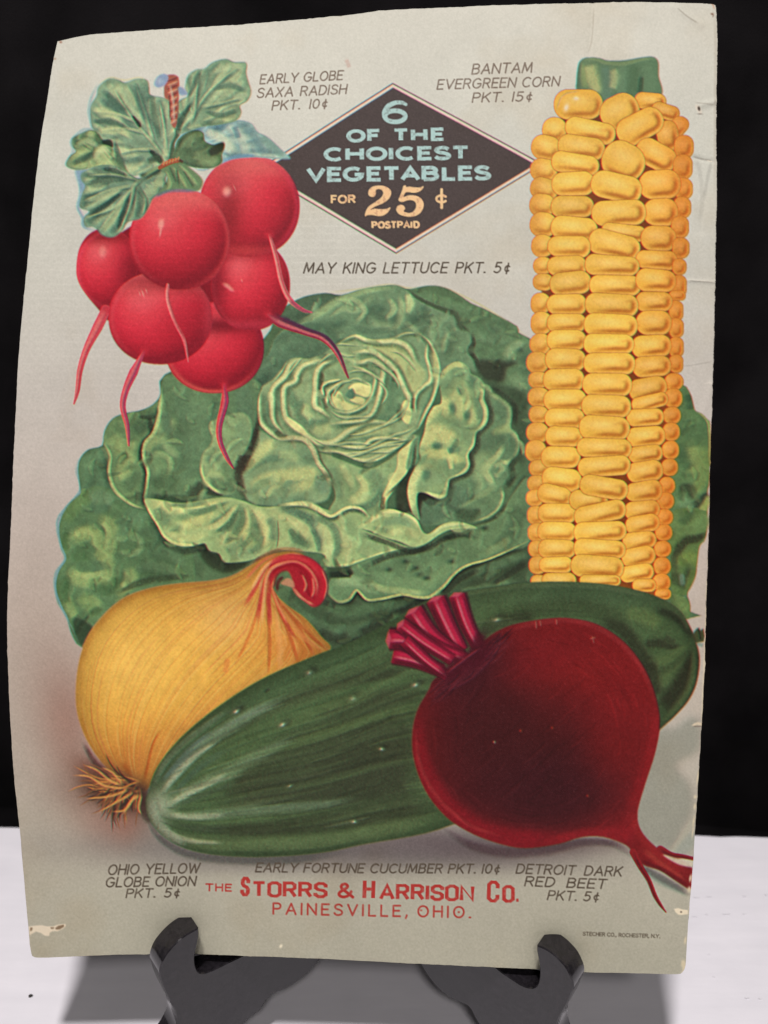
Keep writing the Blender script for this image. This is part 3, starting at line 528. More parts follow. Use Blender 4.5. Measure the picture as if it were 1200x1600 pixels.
    for pts, wd, c, a in [([(150, 900), (210, 860), (290, 890)], [3, 5, 3], (146, 166, 104), .7), ([(160, 990), (230, 960), (300, 1000)], [5, 6, 4], (78, 108, 72), .7), ([(330, 800), (370, 870), (350, 960)], [3, 5, 3], (146, 168, 106), .7), ([(150, 1130), (240, 1150), (350, 1120)], [3, 5, 3], (146, 166, 104), .7), ([(480, 1120), (490, 1180), (450, 1220)], [3, 5, 3], (142, 164, 104), .7), ([(250, 1200), (330, 1250), (400, 1240)], [4, 6, 4], (74, 104, 68), .7), ([(110, 1180), (90, 1260), (110, 1330)], [4, 6, 4], (72, 104, 66), .7), ([(200, 1320), (270, 1300), (330, 1340)], [4, 6, 4], (124, 150, 94), .6), ([(560, 900), (620, 860), (700, 900)], [6, 9, 6], (80, 110, 80), .6), ([(540, 1110), (640, 1080), (760, 1120)], [4, 8, 5], (94, 126, 90), .6), ([(700, 980), (800, 1020), (860, 1090)], [5, 8, 5], (96, 128, 92), .5), ([(250, 680), (290, 720), (380, 700)], [4, 7, 4], (82, 116, 86), .6), ([(100, 860), (90, 930), (110, 990)], [4, 5, 3], (74, 106, 66), .7)]: S(w(pts), wd, c, a, .8)
    for pts, wd, c, a in [([(330, 290), (380, 330), (440, 340)], [4, 6, 4], (84, 112, 84), .7), ([(460, 110), (500, 120), (530, 160), (500, 200)], [3, 4, 4, 3], (146, 168, 120), .7), ([(560, 130), (580, 180), (620, 190)], [4, 6, 4], (80, 108, 82), .7), ([(620, 110), (640, 150), (610, 190)], [3, 5, 3], (150, 172, 122), .7), ([(720, 150), (760, 200), (750, 260)], [4, 7, 4], (84, 112, 84), .6), ([(680, 200), (720, 230), (740, 280)], [3, 4, 3], (136, 160, 114), .6), ([(480, 220), (560, 235), (640, 225)], [4, 6, 4], (80, 108, 82), .6), ([(840, 200), (860, 260), (840, 330)], [4, 6, 4], (84, 112, 82), .7), ([(1000, 200), (1050, 240), (1100, 300)], [4, 7, 4], (98, 128, 92), .6), ([(940, 180), (1000, 260)], [5, 6], (76, 104, 74), .6)]: S(z(pts), wd, c, a, .8)
    # ---- right of the corn cob
    e = V(1000, 400, 4.); f = V(1000, 800, 4.)
    R = F(e([(250, 810), (300, 830), (325, 880), (345, 960), (380, 980), (420, 1020), (440, 1070), (445, 1400), (440, 1600), (200, 1600), (220, 1200)]), (84, 114, 72), 1)
    for pts, wd, c, a in [([(300, 860), (330, 960)], [6, 8], (60, 88, 60), .8), ([(280, 1060), (360, 1100), (420, 1040)], [14, 16, 10], (76, 106, 70), .7), ([(330, 1180), (350, 1280), (340, 1370)], [9, 12, 10], (126, 146, 84), .75), ([(400, 1180), (420, 1300), (380, 1420), (320, 1480)], [8, 10, 9, 6], (112, 136, 76), .8), ([(250, 1220), (290, 1300)], [9, 10], (70, 100, 66), .7), ([(270, 1450), (320, 1460), (320, 1500)], [6, 8, 6], (50, 60, 42), .9), ([(320, 1570), (380, 1530), (435, 1480)], [5, 7, 4], (46, 54, 40), .95), ([(400, 1580), (430, 1520)], [6, 5], (136, 150, 80), .8), ([(230, 1540), (290, 1540), (330, 1590)], [8, 9, 6], (96, 128, 90), .7), ([(350, 965), (400, 1000), (435, 1070), (440, 1300)], [1.5, 2, 2, 1.5], (146, 158, 92), .7)]:
        S(e(pts), wd, c, a, .8, R)
    R = F(f([(200, 0), (430, 0), (425, 120), (385, 200), (362, 290), (350, 400), (300, 505), (260, 520), (200, 500), (190, 300)]), (86, 112, 64), 1)
    for pts, wd, c, a in [([(230, 60), (300, 100), (400, 60)], [14, 16, 12], (98, 126, 76), .8), ([(420, 130), (360, 165), (290, 180), (245, 230), (215, 320)], [3, 6, 7, 7, 6], (46, 50, 36), .95), ([(280, 60), (310, 20)], [6, 7], (70, 96, 60), .8), ([(260, 300), (320, 280), (350, 310)], [8, 10, 7], (104, 126, 62), .7), ([(230, 420), (280, 440), (310, 380)], [9, 10, 8], (48, 60, 42), .85), ([(260, 400), (265, 440)], [4, 4], (92, 116, 96), .7), ([(340, 350), (320, 430), (290, 490)], [5, 6, 4], (88, 110, 56), .8), ([(200, 260), (220, 420)], [6, 7], (60, 70, 46), .7)]:
        S(f(pts), wd, c, a, .8, R)
    R = F(f([(195, 510), (250, 520), (300, 545), (318, 590), (310, 650), (290, 670), (200, 590)]), (86, 112, 68), 1)
    S(f([(240, 530), (280, 590)]), [8, 8], (104, 130, 76), .7, .8, R)
    # ---- many small ruffles: a pale ridge with its dark side, bending around the heart
    q_ = np.random.RandomState(21)
    for _ in range(230):
        an = q_.rand() * 2 * np.pi; rd = 150 + 330 * q_.rand() ** .8; x, y = 560 + np.cos(an) * rd * 1.12, 680 + np.sin(an) * rd * .82
        xi, yi = int(x), int(y)
        if not (0 < xi < PW and 0 < yi < PH) or M[yi, xi] < .9: continue
        b0 = IMG[yi, xi].copy(); r0 = 14 + 26 * q_.rand(); a0 = an + q_.randn() * .9 - .4; sp = .5 + .8 * q_.rand()
        A = [(x + (np.cos(a0 + sp * t) - np.cos(a0)) * r0, y + (np.sin(a0 + sp * t) - np.sin(a0)) * r0 * .8) for t in (0, .25, .5, .75, 1)]
        stroke([(u + 3, v + 3) for u, v in A], [1, 3.4, 4.4, 3.4, 1], b0 * .8, .4, .8, None, M, 4)
        stroke(A, [1, 2.6, 3.6, 2.6, 1], np.minimum(b0 * 1.2 + np.array([10, 8, 0]), (190, 196, 132)), .42, .8, None, M, 4)
    for _ in range(22):
        rx = 26 + 96 * q_.rand(); a0 = q_.rand() * 6.28; sp = .5 + 1.1 * q_.rand(); A = [(556 + np.cos(a0 + sp * t) * rx * (1.15 + .06 * np.sin(5 * t + a0)), 618 + np.sin(a0 + sp * t) * rx * (.82 + .06 * np.cos(6 * t + a0))) for t in np.linspace(0, 1, 6)]
        stroke([(u, v + 2.6) for u, v in A], [.8, 2.2, 2.2, .8], (92, 120, 88), .45, .8, None, H, 4); stroke(A, [.6, 1.7, 1.9, .6], (174, 184, 130), .6, .8, None, H, 4)
    # ---- crayon-like modelling: soft mottling plus many small crinkle strokes along a wandering flow
    fl = fbm(110, 31, 2) * 7
    for _ in range(420):
        x, y = 90 + RNG.rand() * 1015, 450 + RNG.rand() * 540
        xi, yi = int(x), int(y)
        if M[yi, xi] < .9: continue
        base = IMG[yi, xi].copy(); a0 = fl[yi, xi]; P = [(x, y)]; l = 4 + 7 * RNG.rand()
        for k in range(3): a0 += RNG.uniform(-.7, .7); P.append((P[-1][0] + np.cos(a0) * l, P[-1][1] + np.sin(a0) * l))
        up = RNG.rand() < .5
        stroke(P, [2., 3 + 3 * RNG.rand(), 2.], base * (1.14 if up else .84), .4, .8, None, M, 4)
    mulregion(M, 1 + .10 * fbm(26, 61, 3) + .07 * fbm(7, 71, 2))
    crisp(M, 13, .25); crisp(M, 2.2, .5); fade(M, .13); tint(M, (1.05, 1.06, 1.03))
# ---------------------------------------------------------------- corn
def kernel_px():
    d = V(800, 60, 3.75); K = []
    top = [(390, 388, 137, 84, 0), (812, 368, 88, 48, 5), (632, 430, 112, 94, -25), (900, 428, 80, 44, 18), (250, 535, 70, 70, 10), (460, 540, 142, 60, 13), (976, 516, 48, 62, 40), (915, 570, 62, 86, -12), (752, 515, 138, 80, -28),
           (200, 640, 84, 70, 15), (408, 638, 132, 64, 8), (1008, 635, 54, 66, 0), (845, 685, 120, 74, 28), (655, 720, 122, 106, 25), (188, 770, 77, 64, 10), (372, 733, 134, 58, 9), (1002, 752, 54, 70, 0), (190, 880, 80, 62, 15), (360, 850, 120, 68, -2), (1008, 880, 50, 62, 0), (868, 855, 117, 82, -3), (612, 870, 144, 78, 14),
           (180, 975, 74, 64, 5), (355, 985, 120, 62, 0), (1000, 990, 48, 62, 0), (872, 1018, 98, 78, 0), (627, 1022, 152, 72, -2), (185, 1090, 77, 70, 8), (365, 1112, 130, 66, 5), (655, 1135, 124, 46, 7), (600, 1210, 146, 72, 14), (985, 1105, 50, 62, 0), (860, 1172, 100, 72, 2),
           (180, 1215, 64, 65, 5), (335, 1220, 120, 61, 2), (990, 1228, 48, 60, 0), (848, 1298, 117, 53, 3), (180, 1332, 54, 50, 0), (322, 1335, 110, 59, 0), (588, 1330, 152, 57, 3), (982, 1338, 40, 47, 0), (182, 1428, 58, 48, 5), (343, 1435, 116, 66, -6), (605, 1448, 144, 58, 1), (978, 1450, 44, 62, 0), (845, 1418, 114, 64, 4)]
    for cx, cy, w, hh, r in top: K.append((*d([(cx, cy)])[0], w / 3.75, hh / 3.75, r))
    e = V(800, 460, 3.3333)
    cols = [[(150, 48, 50, 54, 0), (155, 150, 55, 58, 0), (148, 258, 52, 54, 4), (135, 355, 56, 56, 4), (140, 445, 50, 42, 0), (142, 535, 55, 50, 3), (142, 625, 50, 44, 0), (135, 720, 56, 52, 3), (125, 815, 52, 56, 5), (140, 905, 48, 43, 0), (130, 985, 46, 43, 0), (120, 1060, 44, 43, 0), (125, 1150, 42, 48, 0), (128, 1240, 42, 48, 0), (130, 1325, 42, 43, 0), (135, 1410, 44, 46, 0), (140, 1495, 40, 34, 0)],
            [(862, 5, 42, 26, 0), (855, 85, 36, 52, 0), (857, 175, 36, 50, 0), (857, 275, 36, 52, 0), (855, 360, 36, 46, 0), (845, 455, 47, 44, -4), (842, 540, 47, 50, -4), (835, 630, 46, 44, -4), (832, 715, 44, 47, -5), (828, 810, 44, 47, -5), (823, 900, 44, 44, -5), (810, 995, 42, 44, -5), (802, 1075, 44, 44, -6), (796, 1160, 44, 42, -8), (792, 1240, 44, 42, -8), (786, 1325, 44, 42, -8), (784, 1415, 44, 46, -8), (780, 1500, 46, 46, -6), (788, 1560, 42, 28, 0)],
            [(285, 53, 99, 53, 0), (285, 148, 98, 47, 0), (285, 238, 98, 52, 0), (280, 340, 101, 57, 2), (270, 445, 103, 57, 0), (277, 550, 106, 55, 0), (275, 645, 99, 51, 1), (272, 740, 93, 51, 2), (255, 848, 98, 55, 0), (260, 962, 99, 57, 8), (222, 1045, 86, 50, 14), (236, 1140, 96, 50, 1), (234, 1235, 96, 50, 1), (236, 1325, 94, 48, 1), (228, 1408, 83, 41, 0), (245, 1490, 86, 40, 0)],
            [(742, 38, 92, 50, 0), (740, 148, 89, 62, 0), (728, 270, 99, 56, -3), (730, 375, 96, 52, -4), (710, 490, 96, 56, -12), (720, 560, 93, 38, -14), (695, 640, 93, 44, -3), (700, 740, 96, 51, -4), (697, 830, 86, 43, -6), (695, 922, 91, 53, -8), (688, 1025, 93, 51, -6), (680, 1122, 89, 46, -6), (682, 1195, 86, 46, -10), (665, 1282, 85, 45, -7), (660, 1365, 85, 49, -10), (650, 1450, 86, 43, -8), (690, 1515, 60, 34, 0)],
            [(520, 55, 132, 57, 3), (515, 160, 133, 57, 3), (505, 258, 125, 51, 1), (508, 360, 128, 54, 1), (497, 470, 123, 58, 1), (492, 582, 123, 57, 2), (483, 695, 126, 61, 3), (482, 800, 136, 49, 2), (482, 895, 131, 51, -4), (400, 1070, 96, 50, 0), (480, 1005, 121, 53, 10), (460, 1138, 130, 51, -12), (460, 1235, 131, 51, -3), (458, 1325, 129, 48, 3), (445, 1418, 132, 57, 5), (460, 1490, 102, 30, 0)]]
    for c in cols:
        for cx, cy, w, hh, r in c: K.append((*e([(cx, cy)])[0], w / 3.3333, hh / 3.3333, r))
    return K

def paint_corn():
    d = V(800, 60, 3.75); e = V(800, 460, 3.3333)
    st = d([(388, 320), (380, 250), (390, 160), (410, 125), (450, 112), (520, 118), (560, 130), (650, 130), (760, 112), (830, 108), (860, 140), (862, 220), (875, 340), (700, 420), (500, 420)])
    m = fill(st, (92, 122, 92), .9, 1, 'printed_corn:stalk'); M = full(m)
    for pts, w, c, a in [([(455, 150), (470, 230), (520, 330)], [10, 11, 8], (182, 190, 132), .9), ([(405, 140), (420, 220), (430, 300)], [4, 5, 4], (136, 158, 104), .7), ([(540, 150), (560, 260), (545, 380)], [6, 9, 7], (98, 132, 112), .8), ([(590, 180), (610, 230), (590, 300)], [4, 8, 5], (176, 186, 134), .85), ([(650, 150), (640, 350)], [6, 7], (106, 140, 108), .7), ([(720, 150), (710, 330)], [7, 8], (78, 108, 78), .7), ([(800, 140), (820, 320)], [8, 10], (100, 130, 98), .7), ([(760, 220), (750, 330)], [3, 4], (54, 80, 58), .85), ([(400, 130), (390, 250), (395, 320)], [2.5, 2.5], (80, 112, 90), .8), ([(410, 128), (480, 118), (560, 145), (660, 150), (760, 125), (840, 118)], [2, 3, 3, 3, 2.5, 2], (124, 148, 106), .8), ([(540, 400), (640, 350), (720, 350)], [6, 6, 5], (66, 92, 62), .7)]:
        stroke(d(pts), w, c, a, .8, None, M)
    ear = d([(260, 420), (300, 340), (400, 310), (520, 350), (640, 345), (740, 340), (800, 325), (890, 365), (960, 420), (1030, 500), (1050, 640), (1040, 900), (1020, 1300), (1010, 1570)]) + e([(885, 140), (885, 500), (860, 900), (835, 1250), (825, 1580), (640, 1540), (110, 1530), (95, 1200), (85, 700), (90, 350), (105, 120)]) + d([(130, 1450), (120, 1200), (118, 900), (125, 700), (190, 560)])
    core = [(953 + (x - 953) * .9, 500 + (y - 500) * (.97 if y < 500 else 1)) for x, y in ear]
    fill(core, (138, 80, 34), 1.2, 1, 'printed_corn:kernels', n=3)
    E = full(pmask(spl(ear, True, 3), 1)); U_ = np.zeros((PH, PW), np.float32)
    rr = np.random.RandomState(5)
    yy, xx = np.mgrid[0:PH, 0:PW].astype(np.float32)
    for cx, cy, w, hh, rot in kernel_px():
        R = int(max(w, hh) * 1.25 + 4); x0, x1, y0, y1 = int(cx) - R, int(cx) + R, int(cy) - R, int(cy) + R
        X = xx[y0:y1, x0:x1] + .5 - cx; Y = yy[y0:y1, x0:x1] + .5 - cy
        c, s = np.cos(np.radians(rot)), np.sin(np.radians(rot)); U, Vv = X * c + Y * s, -X * s + Y * c
        w2, h2 = w * 1.07, hh * 1.07
        wob = 1 + .035 * rr.randn() * U / w2
        b = min(w2, h2) * .94                                      # rounded-box radius, in pixels inside the edge
        qx, qy = np.maximum(np.abs(U) - w2 + b, 0), np.maximum(np.abs(Vv * wob) - h2 + b, 0)
        inside = b - np.hypot(qx, qy)                              # distance inwards
        dn = np.clip(inside / b, 0, 1)
        a = np.clip(inside / 1.5 + .35, 0, 1)
        k = (cx - 830) / 250.
        side = np.clip((k - .55) * 2.2, 0, 1)
        base = np.array([230, 180, 74.]) * (1 - side) + np.array([222, 156, 60.]) * side
        base = base * (1 + .025 * rr.randn())
        col = np.repeat(base[None, None], a.shape[0], 0).repeat(a.shape[1], 1)
        hx, hy = (U / w2 + .12), (Vv / h2 + .25)
        hi = np.exp(-(hx / .75) ** 2 - (hy / .5) ** 2)
        col += hi[..., None] * np.array([16, 22, 34.])
        lean = (.35 if k < .3 else .62) + .1 * rr.randn()
        ang = (Vv / h2) * .8 + (U / w2) * lean
        sc_ = min(1.15, b / 14.); wgt = np.clip(ang * 2.2 + .05, 0, 1)
        arc = np.exp(-((inside - 8.2 * sc_) / (3.6 * sc_)) ** 2) * wgt * (.6 + .3 * np.clip(k * 1.2, 0, 1))
        col = col * (1 - .9 * arc[..., None]) + np.array([176, 106, 40.]) * .9 * arc[..., None]
        rim = np.exp(-((inside - 3. * sc_) / 1.9) ** 2) * np.clip(.35 + ang, 0, 1)
        col = col * (1 - .7 * rim[..., None]) + np.array([230, 174, 88.]) * .7 * rim[..., None]
        edge = np.clip(1 - inside / 1.7, 0, 1)
        col = col * (1 - .75 * edge[..., None]) + np.array([142, 80, 34.]) * .75 * edge[..., None]
        U_[y0:y1, x0:x1] = np.maximum(U_[y0:y1, x0:x1], a); IDS[y0:y1, x0:x1][a > .5] = kid('printed_corn:kernels')
        IMG[y0:y1, x0:x1] = IMG[y0:y1, x0:x1] * (1 - a[..., None]) + col * a[..., None]
    q = d([(375, 352)])[0]; blob(q[0], q[1], 4.5, 3, (240, 224, 190), .9); q = d([(318, 405)])[0]; blob(q[0], q[1], 4, 6, (238, 220, 188), .9, 20)
    E = np.maximum(U_, full(pmask(spl(core, True, 3), 1)))
    # the cob turns away on both sides
    for x, a in [(833, .25)]:
        for y in range(240, 920, 20): blob(x, y, 16, 24, (196, 126, 56), a, clip=E)
    for y in range(150, 930, 16): blob(1072 - (y - 150) * .028, y, 20, 26, (196, 104, 34), .2, clip=E)
    for y in range(760, 930, 12): blob(1040, y, 24, 20, (204, 104, 34), .12, clip=E)
    stroke(d([(262, 420), (300, 335), (400, 306)]), 1, (190, 170, 130), .5, .6)
    crisp(E, 7, .35); tint(E, (1.0, .99, .98)); mulregion(E, 1 + .045 * fbm(3.2, 91, 2) + .03 * fbm(12, 92, 2))

# ---------------------------------------------------------------- radishes
def paint_radishes():
    z, a = V(90, 340, 2.4), V(80, 60, 3.)
    rad = [('f', (335, 543), 77, 71, (198, 44, 62)), ('c', (171, 420), 53, 62, (200, 48, 64)), ('d', (392, 446), 61, 70, (198, 48, 64)), ('e', (251, 497), 81, 72, (204, 46, 66)), ('a', (390, 322), 78, 79, (202, 52, 68)), ('b', (281, 374), 78, 78, (198, 48, 62))]
    yy, xx = np.mgrid[0:PH, 0:PW].astype(np.float32)
    def root(pts, w, col, dark, lit, part):
        P = z(pts); stroke(P, w, col, 1, 0, part)
        blob(P[0][0], P[0][1], 7, 7, (186, 42, 58), .85); stroke([(x + .9, y + .3) for x, y in P], [v * .55 for v in w], dark, .7, .8); stroke([(x - 1.4, y - .2) for x, y in P], [v * .4 for v in w], lit, .75, .8)
    fill([(150, 400), (250, 330), (360, 300), (430, 380), (420, 470), (380, 530), (330, 560), (270, 550), (180, 480)], (128, 26, 38), 1, 1, 'printed_radish_bunch:radish.e')
    for nm, (cx, cy), rx, ry, col in rad:
        part = 'printed_radish_bunch:radish.' + nm
        if nm == 'c':
            fill(z([(72, 190), (85, 110), (130, 55), (200, 40), (270, 80), (300, 150), (290, 230), (240, 300), (205, 350), (190, 385), (160, 350), (110, 290), (80, 240)]), col, .9, 1, part)
            M = full(pmask(spl(z([(72, 190), (85, 110), (130, 55), (200, 40), (270, 80), (300, 150), (290, 230), (240, 300), (205, 350), (190, 385), (160, 350), (110, 290), (80, 240)]), True), .9))
        else:
            t = np.linspace(0, 2 * np.pi, 60, endpoint=False); n = 2.1
            P = [(cx + rx * np.sign(np.cos(u)) * abs(np.cos(u)) ** (2 / n), cy + ry * np.sign(np.sin(u)) * abs(np.sin(u)) ** (2 / n)) for u in t]
            m = pmask(P, .9); comp(m, col, 1, part); M = full(m)
        r2 = ((xx - cx) / rx) ** 2 + ((yy - cy) / ry) ** 2; r = np.sqrt(r2)
        ang = ((xx - cx) / rx * .55 + (yy - cy) / ry * .6)
        def addc(f, c):
            f = (f * M)[..., None]; IMG[:] = IMG * (1 - f) + np.array(c, np.float32) * f
        nx_, ny_ = (xx - cx) / rx, (yy - cy) / ry; nz_ = np.sqrt(np.clip(1 - nx_ ** 2 - ny_ ** 2, 0, 1))
        lam = np.clip(-.34 * nx_ - .5 * ny_ + .8 * nz_, 0, 1); ks = [0, .25, .5, .72, .9, 1.]
        ramp_ = np.array([(112, 22, 34), (148, 28, 42), (182, 38, 54), (204, 50, 66), (216, 70, 80), (224, 98, 104)], float)
        f = (M * .78)[..., None]; IMG[:] = IMG * (1 - f) + np.stack([np.interp(lam, ks, ramp_[:, c_]) for c_ in range(3)], -1).astype(np.float32) * f
        if nm in 'abe': addc(np.clip((-(yy - cy) / ry - .55) * 2.2, 0, 1) * .9, (226, 140, 128)); addc(np.clip((-(yy - cy) / ry - .3) * 2.2, 0, 1) * .6, (216, 92, 92))
        if nm == 'b':
            addc(np.exp(-((r - .97) / .06) ** 2) * np.clip((xx - cx) / rx, 0, 1) * .75, (196, 66, 72)); addc(np.clip(((yy - cy) / ry - .1), 0, 1) * np.clip(1.2 - r, 0, 1) * .6, (134, 28, 40))
        addc(np.exp(-((r - .95) / .05) ** 2) * .4 * np.clip(-ang + .5, 0, 1), (214, 84, 92))
        if nm == 'a': addc(np.exp(-(((xx - 358) / 24) ** 2 + ((yy - 335) / 60) ** 2)) * .75, (128, 34, 40)); addc(np.exp(-((r - .94) / .06) ** 2) * np.clip((xx - cx) / rx, 0, 1) * .6, (208, 52, 78)); addc(np.exp(-((yy - 392) / 10) ** 2 - ((xx - 385) / 40) ** 2) * .7, (204, 66, 70))
        if nm == 'd': addc(np.clip(1 - np.abs(yy - 388) / 26, 0, 1) * .7, (126, 28, 38)); addc(np.exp(-(((xx - 338) / 18) ** 2 + ((yy - 440) / 55) ** 2)) * .8, (120, 26, 38)); addc(np.exp(-((yy - 506) / 8) ** 2) * .5, (206, 60, 80))
        if nm == 'c': addc(np.exp(-(((xx - 212) / 26) ** 2 + ((yy - 430) / 45) ** 2)) * .85, (124, 26, 38)); addc(np.exp(-(((xx - 165) / 60) ** 2 + ((yy - 368) / 12) ** 2)) * .8, (120, 30, 36)); addc(np.exp(-((r - .93) / .06) ** 2) * np.clip(-(xx - cx) / rx, 0, 1) * .8, (216, 64, 84))
        if nm == 'e': addc(np.exp(-(((xx - 275) / 75) ** 2 + ((yy - 440) / 16) ** 2)) * .8, (132, 28, 40)); addc(np.exp(-(((xx - 325) / 10) ** 2 + ((yy - 490) / 40) ** 2)) * .5, (208, 70, 84)); addc(np.exp(-(((xx - 290) / 40) ** 2 + ((yy - 505) / 30) ** 2)) * .35, (150, 30, 44))
        if nm == 'f': addc(np.exp(-(((xx - 345) / 60) ** 2 + ((yy - 508) / 14) ** 2)) * .9, (116, 24, 36)); addc(np.exp(-((r - .96) / .05) ** 2) * np.clip((yy - cy) / ry, 0, 1) * .8, (222, 92, 84)); addc(np.exp(-((r - .98) / .06) ** 2) * np.clip((xx - cx) / rx, 0, 1) * .8, (136, 24, 46))
        if nm == 'd': root([(790, 362), (835, 392), (930, 428), (1000, 455), (1050, 510), (1090, 600)], [3, 8, 5.5, 5, 4, 1.4], (150, 40, 58), (80, 44, 72), (226, 120, 120), part); stroke(z([(815, 360), (860, 385), (935, 418), (1005, 445), (1052, 500), (1080, 560)]), [3, 3.5, 2.5, 2, 2, 1], (70, 40, 66), .85, .8)
        if nm == 'c': root([(182, 345), (150, 410), (110, 490), (85, 570), (75, 650), (62, 698)], [7.5, 8, 5.5, 4.5, 3.4, 1.2], (206, 78, 90), (170, 52, 66), (230, 128, 124), part)
        if nm == 'e': root([(325, 500), (285, 580), (255, 650), (245, 710), (262, 780), (268, 855)], [2, 7, 5.2, 4.6, 3.5, 1.2], (206, 66, 84), (120, 52, 92), (232, 116, 116), part)
        if nm == 'f': root([(625, 625), (628, 690), (607, 780), (610, 840), (635, 900), (660, 940)], [2.5, 6, 4.6, 4, 3, 1], (194, 44, 64), (96, 52, 104), (230, 104, 104), part)
        if nm == 'a': root([(795, 65), (820, 150), (840, 240), (870, 305), (920, 345), (955, 355)], [2, 3.6, 3.6, 4, 3, 1.2], (220, 116, 116), (172, 52, 70), (236, 152, 140), part); stroke(z([(870, 308), (915, 345), (955, 357)]), [2, 2.4, 1], (130, 50, 84), .7, .8)
        if nm == 'b': stroke(z([(413, 250), (415, 310), (440, 390), (475, 460), (490, 540)]), [2, 3.8, 2.8, 2.6, 1], (214, 100, 104), 1, 0, part); stroke(z([(418, 258), (421, 310), (446, 390), (480, 460)]), [1.6, 1.5, 1.2, 1], (156, 40, 54), .7, .8); stroke(z([(409, 255), (410, 310), (432, 385)]), [1.5, 1.5, 1], (236, 150, 140), .7, .8)
    for x, y, rx, ry, r, s in [(823, 718, 11, 10, 10, 1), (860, 700, 1.2, 7, -25, .6), (517, 870, 7, 10, 12, .9), (512, 910, 3, 9, 10, .8), (240, 1000, 8, 12, 0, .4)]:
        X, Y = a([(x, y)])[0]; blob(X, Y, rx * .62, ry * .8, (238, 164, 152), .85 * s, r, 3.)
    for x, y, rx, ry, r, s in [(385, 25, 4, 8, 0, .7), (320, 285, 1.5, 6, -20, .8), (308, 285, 1.2, 4, -20, .6), (333, 275, 1.2, 4, -20, .6), (635, 255, 7, 3.5, 30, .9), (650, 268, 5, 3, 30, .8), (690, 235, 1.2, 3, -20, .6), (170, 130, 7, 8, 10, .4)]:
        X, Y = z([(x, y)])[0]; blob(X, Y, rx, ry, (232, 152, 142), .85 * s, r, 3.)
    # ---- leaves, stems and tie
    Lf = 'printed_radish_bunch:leaves'
    def leaf(out, base, veins, base_pt, lit, drk, seed):
        P = a(out); m = fill(P, base, 1, 1, Lf); M = full(m)
        r_ = np.random.RandomState(seed); bx, by = a([base_pt])[0]; O = spl(P, True, 3)
        for k in range(len(O)):
            if r_.rand() < .7:
                e = O[k]; t0 = .3 + .4 * r_.rand(); p0 = (bx + (e[0] - bx) * t0, by + (e[1] - by) * t0)
                mid = ((p0[0] + e[0]) / 2 + r_.randn() * 2, (p0[1] + e[1]) / 2 + r_.randn() * 2)
                stroke([p0, mid, (e[0] * .96 + bx * .04, e[1] * .96 + by * .04)], [1.5, 4 + 3.5 * r_.rand(), 3], lit if r_.rand() < .55 else drk, .5, .8, None, M)
        for v in veins:
            Q = a(v); stroke([(x + 2.6, y + 2) for x, y in Q], [3.4] * len(Q), drk, .6, .8, None, M); stroke(Q, np.linspace(2.6, 1.2, len(Q)), lit, .6, .8, None, M)
        stroke(list(O) + [O[0]], 1.6, mix(drk, base, .45), .55, .8, None, M, raw=True)
        mulregion(M, 1 + .12 * fbm(14, seed + 100, 3)); return M
    fill(a([(115, 620), (135, 610), (170, 615), (200, 660), (150, 720), (130, 680)]), (128, 158, 182), 1.5, .9)
    stroke(a([(222, 215), (188, 290), (180, 350), (192, 420), (150, 430), (98, 480), (105, 530), (68, 590)]), 2.2, (150, 178, 182), .7, .7); stroke(a([(140, 650), (140, 730), (128, 790), (150, 840), (155, 880), (200, 900)]), 2.4, (124, 158, 176), .75, .7); stroke(a([(225, 210), (280, 184), (345, 195), (420, 184), (460, 220)]), 1.6, (214, 208, 160), .6, .7)
    fill(a([(420, 470), (560, 420), (600, 440), (640, 600), (560, 640), (420, 650)]), (84, 112, 86), 1.5, 1, Lf)
    # pale blue leaf behind on the right
    M = leaf([(585, 520), (600, 460), (650, 425), (720, 408), (800, 393), (880, 383), (940, 398), (970, 438), (1020, 465), (1080, 520), (1122, 562), (1050, 562), (950, 555), (850, 565), (760, 605), (690, 615)], (134, 172, 172), [], (600, 520), (170, 196, 184), (96, 136, 142), 201)
    for pts, w, c, al in [([(720, 430), (800, 470), (860, 540)], [5, 8, 8], (186, 202, 180), .8), ([(820, 400), (890, 460), (920, 550)], [5, 7, 6], (176, 198, 184), .7), ([(900, 400), (960, 470), (1000, 550)], [5, 7, 6], (110, 150, 154), .7), ([(860, 410), (880, 470)], [4, 4], (100, 140, 150), .7), ([(980, 450), (1040, 510), (1100, 555)], [6, 7, 4], (120, 158, 150), .8), ([(800, 590), (860, 560), (960, 552)], [5, 5, 4], (116, 158, 186), .8)]: stroke(a(pts), w, c, al, .8, None, M)
    M2 = leaf([(580, 520), (600, 470), (660, 430), (710, 440), (720, 480), (760, 500), (800, 490), (812, 500), (800, 545), (800, 580), (760, 605), (690, 605), (620, 590), (570, 570)], (92, 122, 88), [[(560, 560), (600, 470), (660, 425), (720, 410), (800, 400)]], (570, 560), (118, 146, 104), (70, 98, 74), 202)
    fill(a([(740, 520), (790, 488), (812, 492), (800, 530), (750, 550)]), (66, 80, 62), 1.5, .9)
    leaf([(640, 175), (680, 145), (720, 140), (760, 110), (820, 95), (860, 110), (915, 112), (915, 160), (925, 200), (938, 250), (920, 290), (885, 312), (892, 345), (870, 380), (800, 398), (700, 412), (600, 445), (588, 400), (595, 300), (640, 270), (630, 230)], (126, 158, 126), [[(590, 440), (660, 360), (720, 270), (800, 190), (880, 130)], [(665, 350), (650, 320)], [(700, 320), (800, 300), (900, 270)], [(650, 400), (670, 340), (680, 240), (690, 170)]], (620, 420), (172, 192, 146), (88, 122, 102), 203)
